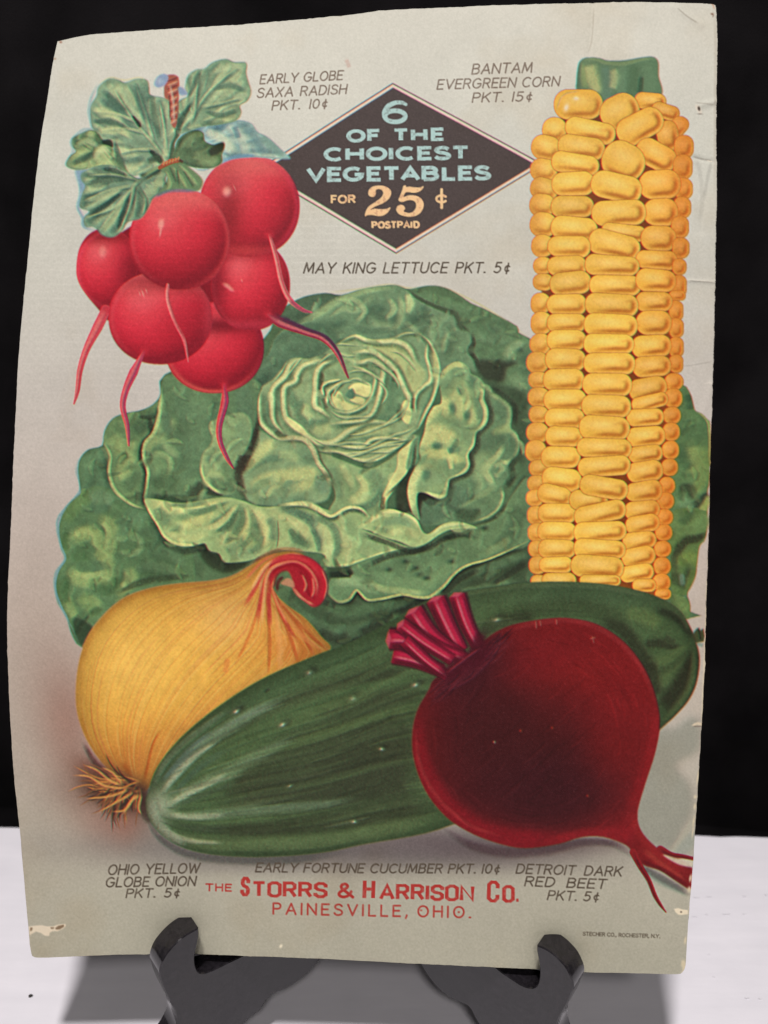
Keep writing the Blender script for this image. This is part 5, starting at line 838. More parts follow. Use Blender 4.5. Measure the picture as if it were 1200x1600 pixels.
# ---------------------------------------------------------------- beet
def paint_beet():
    b = V(590, 890, 2.2642); f = V(1000, 1200, 4.)
    stroke(b([(240, 920), (330, 975), (450, 1000), (600, 990), (720, 965), (830, 970), (900, 1010)]), [3, 6, 8, 8, 6, 5, 4], (74, 58, 62), .8, .8); stroke(b([(930, 1050), (1000, 1090), (1100, 1145)]), [3, 5, 4], (84, 82, 80), .7, .8)
    out = b([(380, 250), (430, 215), (500, 190), (620, 172), (700, 175), (780, 195), (860, 245), (920, 310), (965, 390), (992, 480), (998, 550), (980, 650), (945, 760), (920, 850), (925, 910), (960, 960), (1010, 1000), (1060, 1020), (1113, 1055), (1110, 1090), (1108, 1132), (1060, 1105), (1000, 1065), (940, 1045), (905, 1010), (880, 975), (800, 945), (720, 945), (640, 970), (520, 985), (420, 965), (320, 925), (240, 870), (170, 780), (130, 670), (125, 570), (145, 490), (180, 430), (200, 390), (270, 340), (330, 300)])
    M = full(fill(out, (112, 28, 31), 1, 1, 'printed_beet:root', n=4))
    def S(pts, w, c, al): stroke(b(pts), w, c, al, .8, None, M)
    blob(*b([(540, 560)])[0], 150, 125, (70, 26, 28), .85, 0, 3, clip=M); blob(*b([(480, 720)])[0], 140, 80, (60, 26, 28), .8, 10, 3, clip=M); blob(*b([(660, 760)])[0], 90, 70, (62, 26, 30), .85, -20, 3, clip=M); blob(*b([(400, 520)])[0], 80, 70, (62, 26, 28), .8, 0, 3, clip=M)
    blob(*b([(720, 330)])[0], 110, 60, (122, 30, 30), .85, 15, clip=M); blob(*b([(880, 480)])[0], 50, 90, (118, 28, 30), .9, -10, clip=M); blob(*b([(600, 300)])[0], 80, 36, (112, 28, 32), .7, -10, clip=M); blob(*b([(840, 620)])[0], 45, 70, (104, 28, 30), .7, 20, clip=M)
    blob(*b([(560, 800)])[0], 120, 50, (56, 24, 28), .6, 0, 3, clip=M)
    S([(145, 520), (150, 640), (190, 760), (270, 860), (380, 930), (520, 955), (660, 945)], [8, 12, 15, 16, 16, 15, 10], (122, 26, 34), .9); S([(133, 560), (150, 690), (215, 810), (320, 900), (440, 945)], [2, 3, 3, 3, 2], (146, 48, 50), .6); S([(900, 880), (880, 930), (800, 935), (720, 938), (600, 965)], [14, 14, 9, 8, 6], (130, 30, 36), .85)
    S([(985, 500), (985, 600), (950, 740), (905, 860)], [7, 10, 12, 14], (128, 30, 34), .85); S([(430, 225), (560, 190), (700, 180), (830, 235), (930, 340), (985, 470)], [3, 4, 4, 4, 4, 3], (140, 46, 48), .6)
    S([(900, 860), (960, 960), (1040, 1040), (1100, 1090)], [8, 10, 10, 8], (136, 36, 38), .8); S([(940, 990), (1000, 1040), (1090, 1100)], [4, 4, 3], (158, 60, 52), .6); S([(930, 1030), (1020, 1070), (1100, 1120)], [3, 4, 3], (84, 22, 28), .7)
    for P, w in [([(1000, 990), (1040, 1010), (1080, 1015), (1113, 1022)], [6, 4.5, 3.4, 3]), ([(905, 1000), (930, 1050), (960, 1100), (980, 1150), (1000, 1185), (1020, 1212)], [6, 4.5, 3.6, 3.4, 2.6, 1])]:
        stroke(b(P), w, (128, 32, 36), 1, 0, 'printed_beet:root'); stroke([(x + .8, y + 1) for x, y in b(P)], [v * .4 for v in w], (76, 22, 30), .7, .8)
    fill(b([(1010, 1008), (1060, 1022), (1114, 1030), (1113, 1052), (1070, 1045), (1030, 1025)]), (196, 188, 170), 1, .9)
    # crown: rings of wrinkled dark skin
    blob(*b([(330, 350)])[0], 70, 44, (58, 26, 32), .85, -35, clip=M)
    r_ = np.random.RandomState(4)
    for k in range(26):
        t = k / 25; P = [(195 + 40 * t * .3 + r_.randn() * 3, 460 - 130 * t * .6), (250 + 20 * t, 430 - 60 * t), (340 + 20 * t, 380 - 70 * t), (420 - 10 * t + r_.randn() * 4, 300 - 50 * t), (440 - 10 * t, 225)]
        S(P, [.8, 1.4, 1.6, 1.4, .8], [(96, 34, 44), (42, 22, 28), (120, 44, 56)][k % 3], .6)
    for _ in range(110):
        x, y = 180 + 780 * r_.rand(), 230 + 700 * r_.rand(); X, Y = b([(x, y)])[0]
        if M[int(Y), int(X)] < .95: continue
        dx, dy = (x - 560), (y - 580); n = np.hypot(dx, dy) + 1; tx, ty = (.7, -.6) if n < 240 else (-dy / n, dx / n); l = 20 + 50 * r_.rand()
        stroke(b([(x - tx * l, y - ty * l), (x + 4, y + 3), (x + tx * l, y + ty * l)]), [.8, 2.2, .8], IMG[int(Y), int(X)] * (1.22 if r_.rand() < .5 else .84), .35, .8, None, M)
    for P in [[(560, 180), (562, 210)], [(575, 180), (578, 200)], [(632, 175), (634, 195)], [(760, 235), (765, 260)], [(752, 245), (772, 240)]]: S(P, 1.2, (176, 96, 86), .6)
    for x, y in [(414, 610), (745, 800), (508, 570), (620, 560)]: blob(*b([(x, y)])[0], 1.8, 2, (170, 130, 110) if x == 414 else (140, 50, 36), .9)
    for k in range(60):
        t = r_.rand(); u = r_.rand(); x0, y0 = 195 + 245 * u + 20 * r_.randn(), 445 - 215 * u + 10 * r_.randn(); l = 26 + 40 * r_.rand()
        S([(x0 - l * .5, y0 + l * .62), (x0 + 6, y0 + 8), (x0 + l * .6, y0 - l * .4)], [.8, 1.7, .8], [(100, 38, 46), (46, 22, 28), (74, 30, 36)][k % 3], .5)
    # cut stems
    ST = 'printed_beet:stems'; h = V(400, 740, 2.4)
    for P, wd, end in [([(515, 680), (600, 700), (700, 740)], 9, None), ([(500, 620), (560, 625), (640, 680)], 11, 1), ([(755, 455), (790, 560), (835, 650)], 9, 1), ([(675, 470), (720, 570), (770, 665)], 10.5, 1), ([(590, 515), (660, 610), (770, 690)], 11, 1), ([(580, 590), (680, 650), (790, 695)], 8, None), ([(545, 565), (630, 630), (740, 700)], 8, 1), ([(560, 625), (640, 700), (720, 760)], 7, None)]:
        wd *= 1.55; Q = h(P); q = np.array(spl(Q)); d0 = q[1] - q[0]; d0 /= np.hypot(*d0); nn = np.array([-d0[1], d0[0]])
        n = len(q); w = np.linspace(wd, wd * .75, n); dd = np.gradient(q, axis=0); dd /= np.hypot(dd[:, 0], dd[:, 1])[:, None]; nv = np.stack([-dd[:, 1], dd[:, 0]], 1)
        poly = np.vstack([q + nv * w[:, None] * .88, (q - nv * w[:, None] * .88)[::-1]])
        comp(pmask(np.vstack([q + nv * w[:, None] * 1.12, (q - nv * w[:, None] * 1.12)[::-1]]), 1.2), (58, 18, 30), .8, ST); mm = pmask(poly, .8); comp(mm, (140, 24, 48), 1, ST); SM = full(mm)
        stroke(q + nv * w[:, None] * .75, wd * .28, (70, 18, 34), .85, .8, None, SM, raw=True); stroke(q - nv * w[:, None] * .75, wd * .25, (92, 22, 40), .8, .8, None, SM, raw=True); stroke(q + nv * w[:, None] * .15, wd * .16, (210, 118, 132), .7, .8, None, SM, raw=True); stroke(q - nv * w[:, None] * .3, wd * .25, (190, 40, 74), .7, .8, None, SM, raw=True); stroke(q + nv * w[:, None] * .42, wd * .12, (96, 20, 40), .6, .8, None, SM, raw=True)
        if end: c_ = q[0]; t_ = [c_ + nn * wd * .8, c_ + nn * wd * .2 - d0 * 5, c_ - nn * wd * .75 - d0 * 1, c_ - nn * wd * .1 + d0 * 3]; comp(pmask(np.array(t_), .8), (186, 74, 92), .9, ST)
    S2 = h([(690, 770), (760, 725), (840, 680), (870, 615)]); stroke(S2, [12, 14, 14, 10], (72, 24, 34), .95, .8); stroke(h([(800, 700), (830, 640), (850, 590)]), [6, 9, 6], (66, 22, 32), .8, .8); stroke(h([(720, 745), (790, 690), (840, 655)]), 1.6, (128, 46, 60), .7, .8)
    mulregion(M, 1 + .07 * fbm(3.2, 501, 2) + .05 * fbm(22, 502, 2))

# ---------------------------------------------------------------- wear of the old paper
def paint_wear():
    q = V(0, 1200, 4.); r = V(1000, 1200, 4.); t = V(1000, 0, 4.)
    m = pmask(np.array(q([(178, 992), (215, 985), (260, 982), (300, 990), (335, 988), (365, 978), (410, 974), (412, 985), (395, 1003), (360, 1020), (330, 1018), (312, 1030), (308, 1050), (280, 1048), (255, 1030), (225, 1022), (185, 1045)])), .6); comp(m, (216, 204, 186), 1, 'torn_spot.a')
    for P in [[(345, 1000), (365, 985), (400, 978), (400, 992), (375, 1008), (350, 1010)], [(315, 995), (340, 994), (335, 1005), (318, 1005)], [(188, 998), (204, 996), (200, 1015), (188, 1022)]]: comp(pmask(np.array(q(P)), .6), (128, 108, 88), .95)
    comp(pmask(np.array(r([(213, 882), (240, 876), (262, 884), (300, 890), (300, 915), (262, 920), (240, 918), (222, 902)])), .6), (222, 210, 188), 1, 'torn_spot.b'); blob(*r([(257, 901)])[0], 1.3, 1.2, (60, 48, 40), 1)
    for x, y, a, b_ in [(268, 1222, 3, 6), (276, 1245, 3, 10), (283, 1080, 2, 6), (305, 1020, 1.5, 9), (310, 880, 1.5, 8), (345, 180, 2.5, 3), (342, 240, 2, 5), (335, 330, 1.5, 9), (330, 400, 1.2, 10), (315, 690, 2, 6), (308, 760, 3, 5), (360, 60, 1.2, 12), (275, 1280, 4, 2)]: blob(*r([(x, y)])[0], a, b_, (206, 194, 168), .9, 8, 3)
    f = V(1000, 800, 4.)
    for y in range(440, 1320, 34): blob(*f([(419 - (y - 440) * .037 + RNG.randn(), y + RNG.randn() * 9)])[0], .9 + RNG.rand(), 5 + 4 * RNG.rand(), (206, 196, 176), .8, 4, 3)
    stroke(f([(320, 1335), (360, 1322), (400, 1330)]), [.8, 2.4, 2], (206, 192, 170), .95, .7); stroke(f([(335, 1340), (385, 1338)]), .8, (110, 94, 84), .7, .7)
    blob(439, 1478, 2.4, 3.4, (226, 218, 198), .95, 30, 3)
    # pinhole and creases at the upper right
    comp(pmask(spl(t([(345, 655), (370, 665), (388, 700), (372, 712), (352, 685)]), True), .6), (222, 214, 202), .9); blob(*t([(368, 680)])[0], 2, 3.4, (70, 58, 52), 1, -20, 3); blob(*t([(375, 712)])[0], 4, 1.2, (120, 110, 104), .7)
    for P, c, w, al in [([(230, 50), (280, 95), (330, 130), (365, 150)], (168, 164, 154), 1.2, .6), ([(330, 975), (380, 990), (450, 1002)], (150, 146, 138), 1.3, .6), ([(470, 620), (460, 655), (400, 650), (340, 640)], (168, 162, 154), 1.2, .5), ([(350, 980), (380, 1100), (390, 1250), (370, 1400)], (168, 168, 162), 3, .35), ([(450, 1000), (420, 1120), (400, 1250)], (160, 160, 154), 2.4, .4), ([(455, 40), (468, 120), (472, 400), (470, 700), (468, 1200)], (176, 168, 156), 2.2, .35), ([(440, 85), (458, 95), (452, 110)], (120, 96, 84), 1, .6), ([(410, 15), (450, 25), (466, 60)], (196, 140, 112), 1.2, .5)]: stroke(t(P), w, c, al, .8)
    u = V(1000, 400, 4.)
    for P, c in [([(300, 150), (380, 155), (462, 162)], (214, 210, 202)), ([(300, 156), (380, 161), (462, 168)], (140, 136, 130)), ([(400, 800), (430, 792), (455, 798)], (220, 214, 206)), ([(270, 690), (340, 680), (450, 660)], (168, 164, 158)), ([(330, 690), (345, 684)], (220, 214, 206))]: stroke(u(P), .9, c, .6, .7)
    stroke([(928, 12), (925, 60), (919, 84)], 1.1, (186, 182, 172), .6, .7); stroke([(541, 92), (546, 106)], 3, (196, 160, 150), .5, .8)
    for x, y, c in [(95, 66, (150, 100, 80)), (1113, 22, (140, 108, 92)), (86, 92, (176, 150, 130))]: blob(x, y, 2.2, 1.8, c, .8)
    crisp(np.ones((PH, PW), np.float32), 1.6, .4)
    fox = np.clip(fbm(130, 921, 4) - .15, 0, 1)[..., None]; IMG[:] *= 1 - fox * np.array([.05, .085, .13], np.float32)
    # faint laid lines pressed into the sheet, and grain
    yy, xx = np.mgrid[0:PH, 0:PW].astype(np.float32)
    zone = np.exp(-(((xx - 360) / 330) ** 2) - (((yy - 440) / 260) ** 2))
    IMG[:] *= (1 + .05 * zone * np.clip(np.sin(yy * 2 * np.pi / 11.3 + .4 * fbm(90, 7, 2)), -.2, 1) ** 3 * (.6 + 1.2 * vnoise(PH, PW, 5, 3)))[..., None]
    IMG[:] *= (1 + .022 * fbm(3, 601, 2) * .7 + .03 * fbm(60, 602, 3))[..., None]
    IMG[:] *= np.array([1.015, .988, .955], np.float32)      # the paper has yellowed under every ink
    IMG[:] += (vnoise(PH, PW, 2.2, 650) * 5)[..., None] * np.array([1, .8, .9], np.float32)

def off_register():
    R = IMG[..., 0].copy(); x = .25; IMG[:, :-2, 0] = R[:, 1:-1] * (1 - x) + R[:, 2:] * x         # the blue-green stone printed a little too far left
    B = IMG[..., 2].copy(); IMG[1:, :, 2] = B[1:] * .5 + B[:-1] * .5
    tooth = vnoise(PH, PW, 1.35, 901) * .75 + vnoise(PH, PW, 2.3, 902) * .5
    dark = 1 - IMG.mean(-1) / 255.; IMG[:] *= (1 + (.022 + .13 * dark) * tooth)[..., None]
    IMG[:] += (dark * 30 * np.clip(vnoise(PH, PW, 1.6, 905) - .36, 0, 1) * 4)[..., None]

def worn_text():
    P = IMG.copy(); paint_text(); k = np.clip((fbm(4, 911, 2) - .16) * 1.4, 0, .2)[..., None]; IMG[:] = IMG * (1 - k) + P * k
    IMG[:] = gblur(IMG, .35)

def paint_all():
    paint_ground(); paint_lettuce(); paint_emblem(); paint_corn(); paint_radishes(); paint_onion(); paint_cucumber(); paint_beet(); off_register(); worn_text(); paint_wear()
# ---------------------------------------------------------------- hand-drawn lettering (single-line alphabet, height 1)
def arc(cx, cy, rx, ry, a0, a1, n=18):
    return [(cx + rx * np.cos(np.radians(a)), cy + ry * np.sin(np.radians(a))) for a in np.linspace(a0, a1, n)]
_S = [tuple(p) for p in spl([(.62, .84), (.5, .96), (.33, 1), (.12, .93), (.04, .76), (.14, .6), (.35, .52), (.55, .43), (.65, .26), (.57, .07), (.33, 0), (.12, .04), (0, .18)], False, 3)]
GL = {
 'A': (.8, [[(0, 0), (.4, 1), (.8, 0)], [(.13, .33), (.67, .33)]]),
 'B': (.66, [[(0, 0), (0, 1), (.35, 1)] + arc(.35, .77, .25, .23, 90, -90, 9) + [(0, .54)], [(.3, .54)] + arc(.36, .27, .29, .27, 90, -90, 9) + [(0, 0)]]),
 'C': (.78, [arc(.43, .5, .43, .5, 48, 312)]), 'D': (.72, [[(0, 0), (0, 1), (.26, 1)] + arc(.27, .5, .44, .5, 88, -88) + [(.26, 0), (0, 0)]]),
 'E': (.58, [[(.58, 1), (0, 1), (0, 0), (.58, 0)], [(0, .52), (.5, .52)]]), 'F': (.56, [[(.56, 1), (0, 1), (0, 0)], [(0, .52), (.46, .52)]]),
 'G': (.84, [arc(.43, .5, .43, .5, 48, 335) + [(.84, .46), (.5, .46)]]), 'H': (.7, [[(0, 0), (0, 1)], [(.7, 0), (.7, 1)], [(0, .52), (.7, .52)]]),
 'I': (0.02, [[(0, 0), (0, 1)]]), 'K': (.68, [[(0, 0), (0, 1)], [(.64, 1), (.02, .4)], [(.24, .6), (.68, 0)]]), 'L': (.54, [[(0, 1), (0, 0), (.54, 0)]]),
 'M': (.9, [[(0, 0), (.1, 1), (.45, .15), (.8, 1), (.9, 0)]]), 'N': (.72, [[(0, 0), (0, 1), (.72, 0), (.72, 1)]]), 'O': (.84, [arc(.42, .5, .42, .5, 90, 450, 28)]),
 'P': (.62, [[(0, 0), (0, 1), (.34, 1)] + arc(.35, .74, .27, .26, 90, -90, 9) + [(0, .48)]]), 'R': (.66, [[(0, 0), (0, 1), (.34, 1)] + arc(.36, .75, .26, .25, 90, -90, 9) + [(0, .5)], [(.34, .5), (.66, 0)]]),
 'S': (.65, [_S]), 'T': (.7, [[(0, 1), (.7, 1)], [(.35, 1), (.35, 0)]]), 'U': (.7, [[(0, 1), (0, .35)] + arc(.35, .35, .35, .35, 180, 360, 12) + [(.7, 1)]]),
 'V': (.78, [[(0, 1), (.39, 0), (.78, 1)]]), 'W': (1.1, [[(0, 1), (.27, 0), (.55, .9), (.83, 0), (1.1, 1)]]), 'X': (.74, [[(0, 0), (.74, 1)], [(.06, 1), (.68, 0)]]), 'Y': (.76, [[(0, 1), (.38, .45), (.76, 1)], [(.38, .45), (.38, 0)]]),
 '1': (.05, [[(.02, 0), (.02, 1)]]), '0': (.62, [arc(.31, .5, .31, .5, 90, 450, 26)]), '5': (.6, [[(.56, 1), (.12, 1), (.07, .57)] + [tuple(p) for p in spl([(.07, .57), (.3, .63), (.52, .52), (.59, .31), (.48, .08), (.25, 0), (.02, .1)], False, 3)][1:]]),
 '\u00a2': (.6, [arc(.38, .4, .24, .27, 48, 312, 12), [(.38, -.1), (.38, .92)]]), '.': (.06, [[(0, .02), (.07, .02)]]), ',': (.1, [[(.08, .1), (0, -.16)]]),
 '&': (.8, [[tuple(p) for p in spl([(.8, 0), (.5, .32), (.16, .7), (.2, .95), (.38, 1), (.5, .84), (.38, .64), (.08, .36), (.03, .16), (.2, 0), (.44, .04), (.62, .22), (.7, .42)], False, 3)]])}
_o = [(.2, 0), (0, .14), (0, .86), (.2, 1), (.48, 1), (.68, .86), (.68, .14), (.48, 0)]
BLOCK = dict(GL)
BLOCK.update({'O': (.68, [_o + _o[:2]]), 'C': (.68, [[(.68, .68), (.68, .86), (.48, 1), (.2, 1), (0, .86), (0, .14), (.2, 0), (.48, 0), (.68, .14), (.68, .32)]]),
 'S': (.66, [[(.66, .72), (.66, .86), (.48, 1), (.2, 1), (.02, .86), (.02, .66), (.16, .54), (.52, .46), (.66, .34), (.66, .14), (.48, 0), (.2, 0), (0, .14), (0, .28)]]),
 'R': (.68, [[(0, 0), (0, 1), (.48, 1), (.64, .87), (.64, .62), (.48, .5), (0, .5)], [(.36, .5), (.68, 0)]]), '.': (.16, [[(0, .07), (.16, .07)]])})

def ribbon(P, hx, hy, col, part):
    P = np.asarray(P, float)
    if len(P) < 2: return
    closed = len(P) > 4 and (np.hypot(*(P[0] - P[-1])) < .5 or np.hypot(*(P[1] - P[-1])) < .5)
    d = np.diff(P, axis=0); L = np.hypot(d[:, 0], d[:, 1]); keep = np.r_[True, L > .03]; P = P[keep]; d = np.diff(P, axis=0); d /= np.hypot(d[:, 0], d[:, 1])[:, None]
    n = np.stack([-d[:, 1], d[:, 0]], 1); N = np.vstack([n[:1], n[:-1] + n[1:], n[-1:]])
    N /= np.maximum((N * np.vstack([n[:1], n])).sum(1), .45)[:, None] * 1.0
    off = N * np.array([hx, hy])
    if not closed:
        pass
    for i in range(len(P) - 1):
        q = np.array([P[i] + off[i], P[i + 1] + off[i + 1], P[i + 1] - off[i + 1], P[i] - off[i]])
        e = (q[2] - q[0]); ext = d[i] * .25; q[0] -= ext; q[3] -= ext; q[1] += ext; q[2] += ext
        comp(pmask(q, .35), col, 1, part)

def text(s, x0, y0, x1, y1, cap, col, hw, slant=.22, ls=.26, font=None, word=.5, part='lettering', hy=None, round_=True):
    font = font or GL; x = 0; placed = []
    if not round_: x0 += hw * .9; x1 -= hw * .9
    for ch in s:
        if ch == ' ': x += word; continue
        w, st = font[ch]
        if not round_ and font is GL and ch in 'TSCOGVA' and placed: x -= .07
        placed.append((x, st)); x += w + (ls - .09 if not round_ and font is GL and ch in 'ECFTLSOVA' else ls)
    W = x - ls; sc = (np.hypot(x1 - x0, y1 - y0) - slant * cap * .9) / W
    ux = np.array([x1 - x0, y1 - y0]); ux = ux / np.hypot(*ux); up = np.array([ux[1], -ux[0]])
    for gx, st in placed:
        for P in st:
            Q = np.array([np.array([x0, y0]) + ux * ((gx + a) * sc + slant * b * cap) + up * (b * cap) for a, b in P])
            if round_: stroke(Q, hw, col, 1, 0, part, raw=True)
            else: ribbon(Q, hw, hy or hw, col, part)

def paint_text():
    ink = (122, 108, 98); dk = (84, 74, 64)
    h = 1.08
    text('EARLY GLOBE', 406, 130.5, 537, 124, 13.6, ink, h, part='printed_caption.a'); text('SAXA RADISH', 401.5, 152, 543, 146, 14, ink, h, part='printed_caption.a', word=.6); text('PKT. 10\u00a2', 425, 171.5, 513, 168, 13.6, ink, h, part='printed_caption.a', word=.8)
    text('BANTAM', 737.5, 116, 833, 113, 15, ink, h, part='printed_caption.b'); text('EVERGREEN CORN', 683, 139.5, 875.5, 134.5, 14.4, ink, h, part='printed_caption.b'); text('PKT. 15\u00a2', 738, 160, 833, 157.5, 14, ink, h, part='printed_caption.b', word=.6)
    text('MAY KING LETTUCE PKT. 5\u00a2', 474.5, 426.5, 798, 426, 15.6, dk, 1.2, part='printed_caption.c', word=.62, ls=.28)
    text('OHIO YELLOW', 168.5, 1367, 313, 1363.5, 14.6, dk, 1.2, part='printed_caption.d', word=.55); text('GLOBE ONION', 165, 1386, 307, 1383.5, 14, dk, 1.2, part='printed_caption.d'); text('PKT. 5\u00a2', 197, 1402.5, 282, 1401.5, 13, dk, 1.12, part='printed_caption.d', word=.7)
    text('EARLY FORTUNE CUCUMBER PKT. 10\u00a2', 399.5, 1362, 782, 1364.5, 13.5, dk, 1.2, part='printed_caption.e', word=.5)
    text('DETROIT DARK', 806.5, 1364.5, 973, 1369, 14, dk, 1.2, part='printed_caption.f', word=.75); text('RED BEET', 820, 1384, 948, 1388.5, 14, dk, 1.2, part='printed_caption.f', word=.9); text('PKT. 5\u00a2', 855.5, 1405.5, 937, 1408, 13.6, dk, 1.12, part='printed_caption.f', word=.5)
    text('STECHER CO., ROCHESTER, N.Y.', 911, 1461.3, 1031, 1465.8, 5.2, (92, 84, 72), .6, 0, .26, part='printed_caption.g', word=.5)
    B = 'printed_diamond:lettering'; blue = (172, 204, 204); pc = (246, 196, 150)
    z = V(460, 140, 3.636)
    e = [(572 + 58 * np.cos(t), 151 + 32 * np.sin(t)) for t in np.linspace(0, 2 * np.pi, 36)]
    stroke(z(e), 3.7, blue, 1, 0, B, raw=True); stroke(z([(513, 152), (514, 125), (535, 92), (575, 74), (612, 74), (634, 84)]), [4, 4.2, 4, 3.4, 3, 2.4], blue, 1, 0, B)
    k = dict(slant=0, part=B, round_=False)
    text('OF THE', 541.5, 220.5, 693.5, 217.5, 15.8, blue, 3.5, hy=2.6, ls=.42, word=.6, **k); text('CHOICEST', 506, 249.8, 731, 247, 17, blue, 3.6, hy=2.7, ls=.38, **k); text('VEGETABLES', 478.5, 282, 764.5, 278.8, 18, blue, 3.7, hy=2.9, ls=.36, **k)
    text('FOR', 517, 317.3, 556, 316.6, 11, pc, 1.7, hy=1.5, ls=.4, **k); text('POSTPAID', 580.5, 356.2, 656, 355.6, 9.2, pc, 1.7, hy=1.4, ls=.42, **k)
    w = V(560, 280, 7.5)
    fill(w([(155, 208), (122, 190), (115, 155), (128, 118), (170, 85), (240, 73), (320, 85), (375, 125), (383, 175), (355, 230), (290, 280), (200, 318), (142, 358), (190, 346), (260, 351), (330, 346), (377, 328), (345, 388), (290, 425), (230, 432), (160, 420), (110, 422), (75, 435), (85, 380), (120, 320), (200, 265), (265, 215), (290, 165), (275, 130), (235, 115), (205, 128), (205, 165), (190, 200)]), pc, .4, 1, B)
    fill(w([(528, 78), (557, 72), (560, 90), (600, 86), (660, 95), (720, 95), (767, 79), (745, 120), (700, 150), (640, 158), (570, 152), (545, 165), (533, 207), (600, 187), (680, 195), (740, 230), (765, 290), (750, 360), (700, 415), (620, 440), (530, 432), (470, 405), (443, 360), (455, 320), (490, 298), (530, 310), (548, 345), (530, 375), (560, 390), (600, 395), (640, 380), (670, 340), (675, 290), (650, 255), (600, 245), (550, 255), (510, 268), (468, 245), (490, 190), (515, 120)]), pc, .4, 1, B)
    stroke(w(arc(975, 228, 60, 40, -40, -320)), 1.9, pc, 1, 0, B, raw=True); stroke(w([(975, 118), (975, 332)]), 2.2, pc, 1, 0, B)
    red = (170, 56, 52); R = 'shop_name_lettering'
    n = dict(slant=0, part=R, round_=False, font=BLOCK)
    text('THE', 322, 1391.5, 361, 1392.3, 10.2, red, 1.25, ls=.35, slant=0, part=R)
    v = V(310, 1340, 2.3077); q = lambda a, b: v([(a, b)])[0]
    text('S', *q(151, 133), *q(184, 134), 25.5, red, 3., hy=2.5, **n); text('TORRS', *q(192, 137), *q(465, 141), 20.5, red, 2.9, hy=2.3, ls=.3, **n)
    text('&', *q(505, 141), *q(557, 142), 20, red, 2.3, slant=0, part=R); text('H', *q(592, 144), *q(636, 145), 26.5, red, 3., hy=2.4, **n); text('ARRISON', *q(652, 147), *q(994, 153), 21, red, 2.9, hy=2.3, ls=.3, **n)
    text('C', *q(1040, 155), *q(1084, 156), 29, red, 3., hy=2.5, **n); text('O.', *q(1096, 157), *q(1160, 157), 22.5, red, 2.9, hy=2.4, ls=.26, **n)
    text('PAINESVILLE, OHIO.', *q(270, 202), *q(980, 216), 16.5, (166, 62, 56), 1.45, 0, .5, part=R, word=.45)
    for x, y in [(803, 190), (939, 196)]: stroke([q(x - 1, y), q(x + 1, y)], 1.4, (166, 68, 60), 1, 0, R)
# ============================================================ the printed sheet
EDGE_L = [(90, 65), (82, 103), (73, 160), (64, 215), (57, 270), (51, 325), (44, 400), (36, 480), (29, 560), (25, 640), (20, 740), (18, 800), (15, 860), (12, 920), (11.5, 1000), (13, 1040), (15, 1100), (21, 1200), (27, 1257), (32, 1310), (39, 1390), (44, 1445), (45.5, 1462), (47, 1480), (50, 1494)]
EDGE_T = [(90, 65), (125, 57), (155, 53), (250, 46), (350, 40), (450, 32), (550, 23), (600, 17), (700, 12), (800, 8), (900, 5), (1000, 3.5), (1105, 6), (1113, 9)]
EDGE_R = [(1113, 9), (1117, 15), (1119, 60), (1119, 100), (1118, 200), (1119, 290), (1118, 350), (1117.5, 400), (1117, 450), (1115, 540), (1113.5, 600), (1111, 680), (1109, 750), (1108.5, 800), (1106.5, 850), (1104, 920), (1102, 1000), (1099, 1080), (1096, 1130), (1092, 1200), (1087, 1280), (1082, 1360), (1077, 1420), (1073, 1480), (1071, 1510), (1066, 1520)]
EDGE_B = [(50, 1494), (60, 1496.5), (100, 1495), (190, 1491.5), (310, 1491), (400, 1494), (500, 1497.5), (600, 1503), (700, 1508), (840, 1514), (920, 1519), (1000, 1521), (1056, 1522.5), (1066, 1520)]

def edge(pts, n, jit, seed):
    p = spl(art_inv(pts), False, 8); d = np.r_[0, np.cumsum(np.hypot(*np.diff(p, axis=0).T))]; u = np.linspace(0, d[-1], n)
    q = np.stack([np.interp(u, d, p[:, 0]), np.interp(u, d, p[:, 1])], 1)
    r = np.random.RandomState(seed); j = np.interp(np.arange(n), np.arange(0, n, 5), r.randn(len(range(0, n, 5)))) + .5 * np.interp(np.arange(n), np.arange(0, n, 13), r.randn(len(range(0, n, 13)))); j[0] = j[-1] = 0
    w = np.sin(np.linspace(0, np.pi, n)) ** .3
    k = 0 if abs(pts[0][0] - pts[-1][0]) < 300 else 1
    q[:, k] += j * jit * w; return q

# ============================================================ the setting
m_top, t, b = nodes('white_tabletop'); b.inputs['Roughness'].default_value = .55; b.inputs['Specular IOR Level'].default_value = .3
tc = N(t, 'ShaderNodeTexCoord'); nz = N(t, 'ShaderNodeTexNoise', Scale=55., Detail=5.); t.links.new(tc.outputs['Object'], nz.inputs['Vector'])
mp = N(t, 'ShaderNodeMapping'); mp.inputs['Scale'].default_value = (14, 90, 1); t.links.new(tc.outputs['Object'], mp.inputs['Vector']); n2 = N(t, 'ShaderNodeTexNoise', Scale=1.6, Detail=3.); t.links.new(mp.outputs[0], n2.inputs['Vector'])
mx = N(t, 'ShaderNodeMix', data_type='FLOAT'); mx.inputs[0].default_value = .5; t.links.new(nz.outputs['Fac'], mx.inputs[2]); t.links.new(n2.outputs['Fac'], mx.inputs[3])
r = ramp(t, mx.outputs[0], [(.3, (.70, .685, .73)), (.62, (.765, .745, .79))]); t.links.new(r.outputs[0], b.inputs['Base Color']); bump(t, mx.outputs[0], b, .3, .0012)
far = [(x, y) for x, y in [(-500, 1286), (0, 1293), (30, 1293.5), (300, 1296.5), (600, 1300), (900, 1303.6), (1085, 1305.6), (1105, 1306.6), (1125, 1308), (1150, 1307.2), (1175, 1308), (1200, 1309), (1700, 1316)]]
fp = [on_plane(x, y, (0, 0, 0), np.array([0, 0, 1.])) for x, y in far]
import bmesh
bm = bmesh.new(); top = [bm.verts.new((p[0], p[1], 0)) for p in fp]; near = [bm.verts.new((p[0] * 1.15, -.55, 0)) for p in fp]
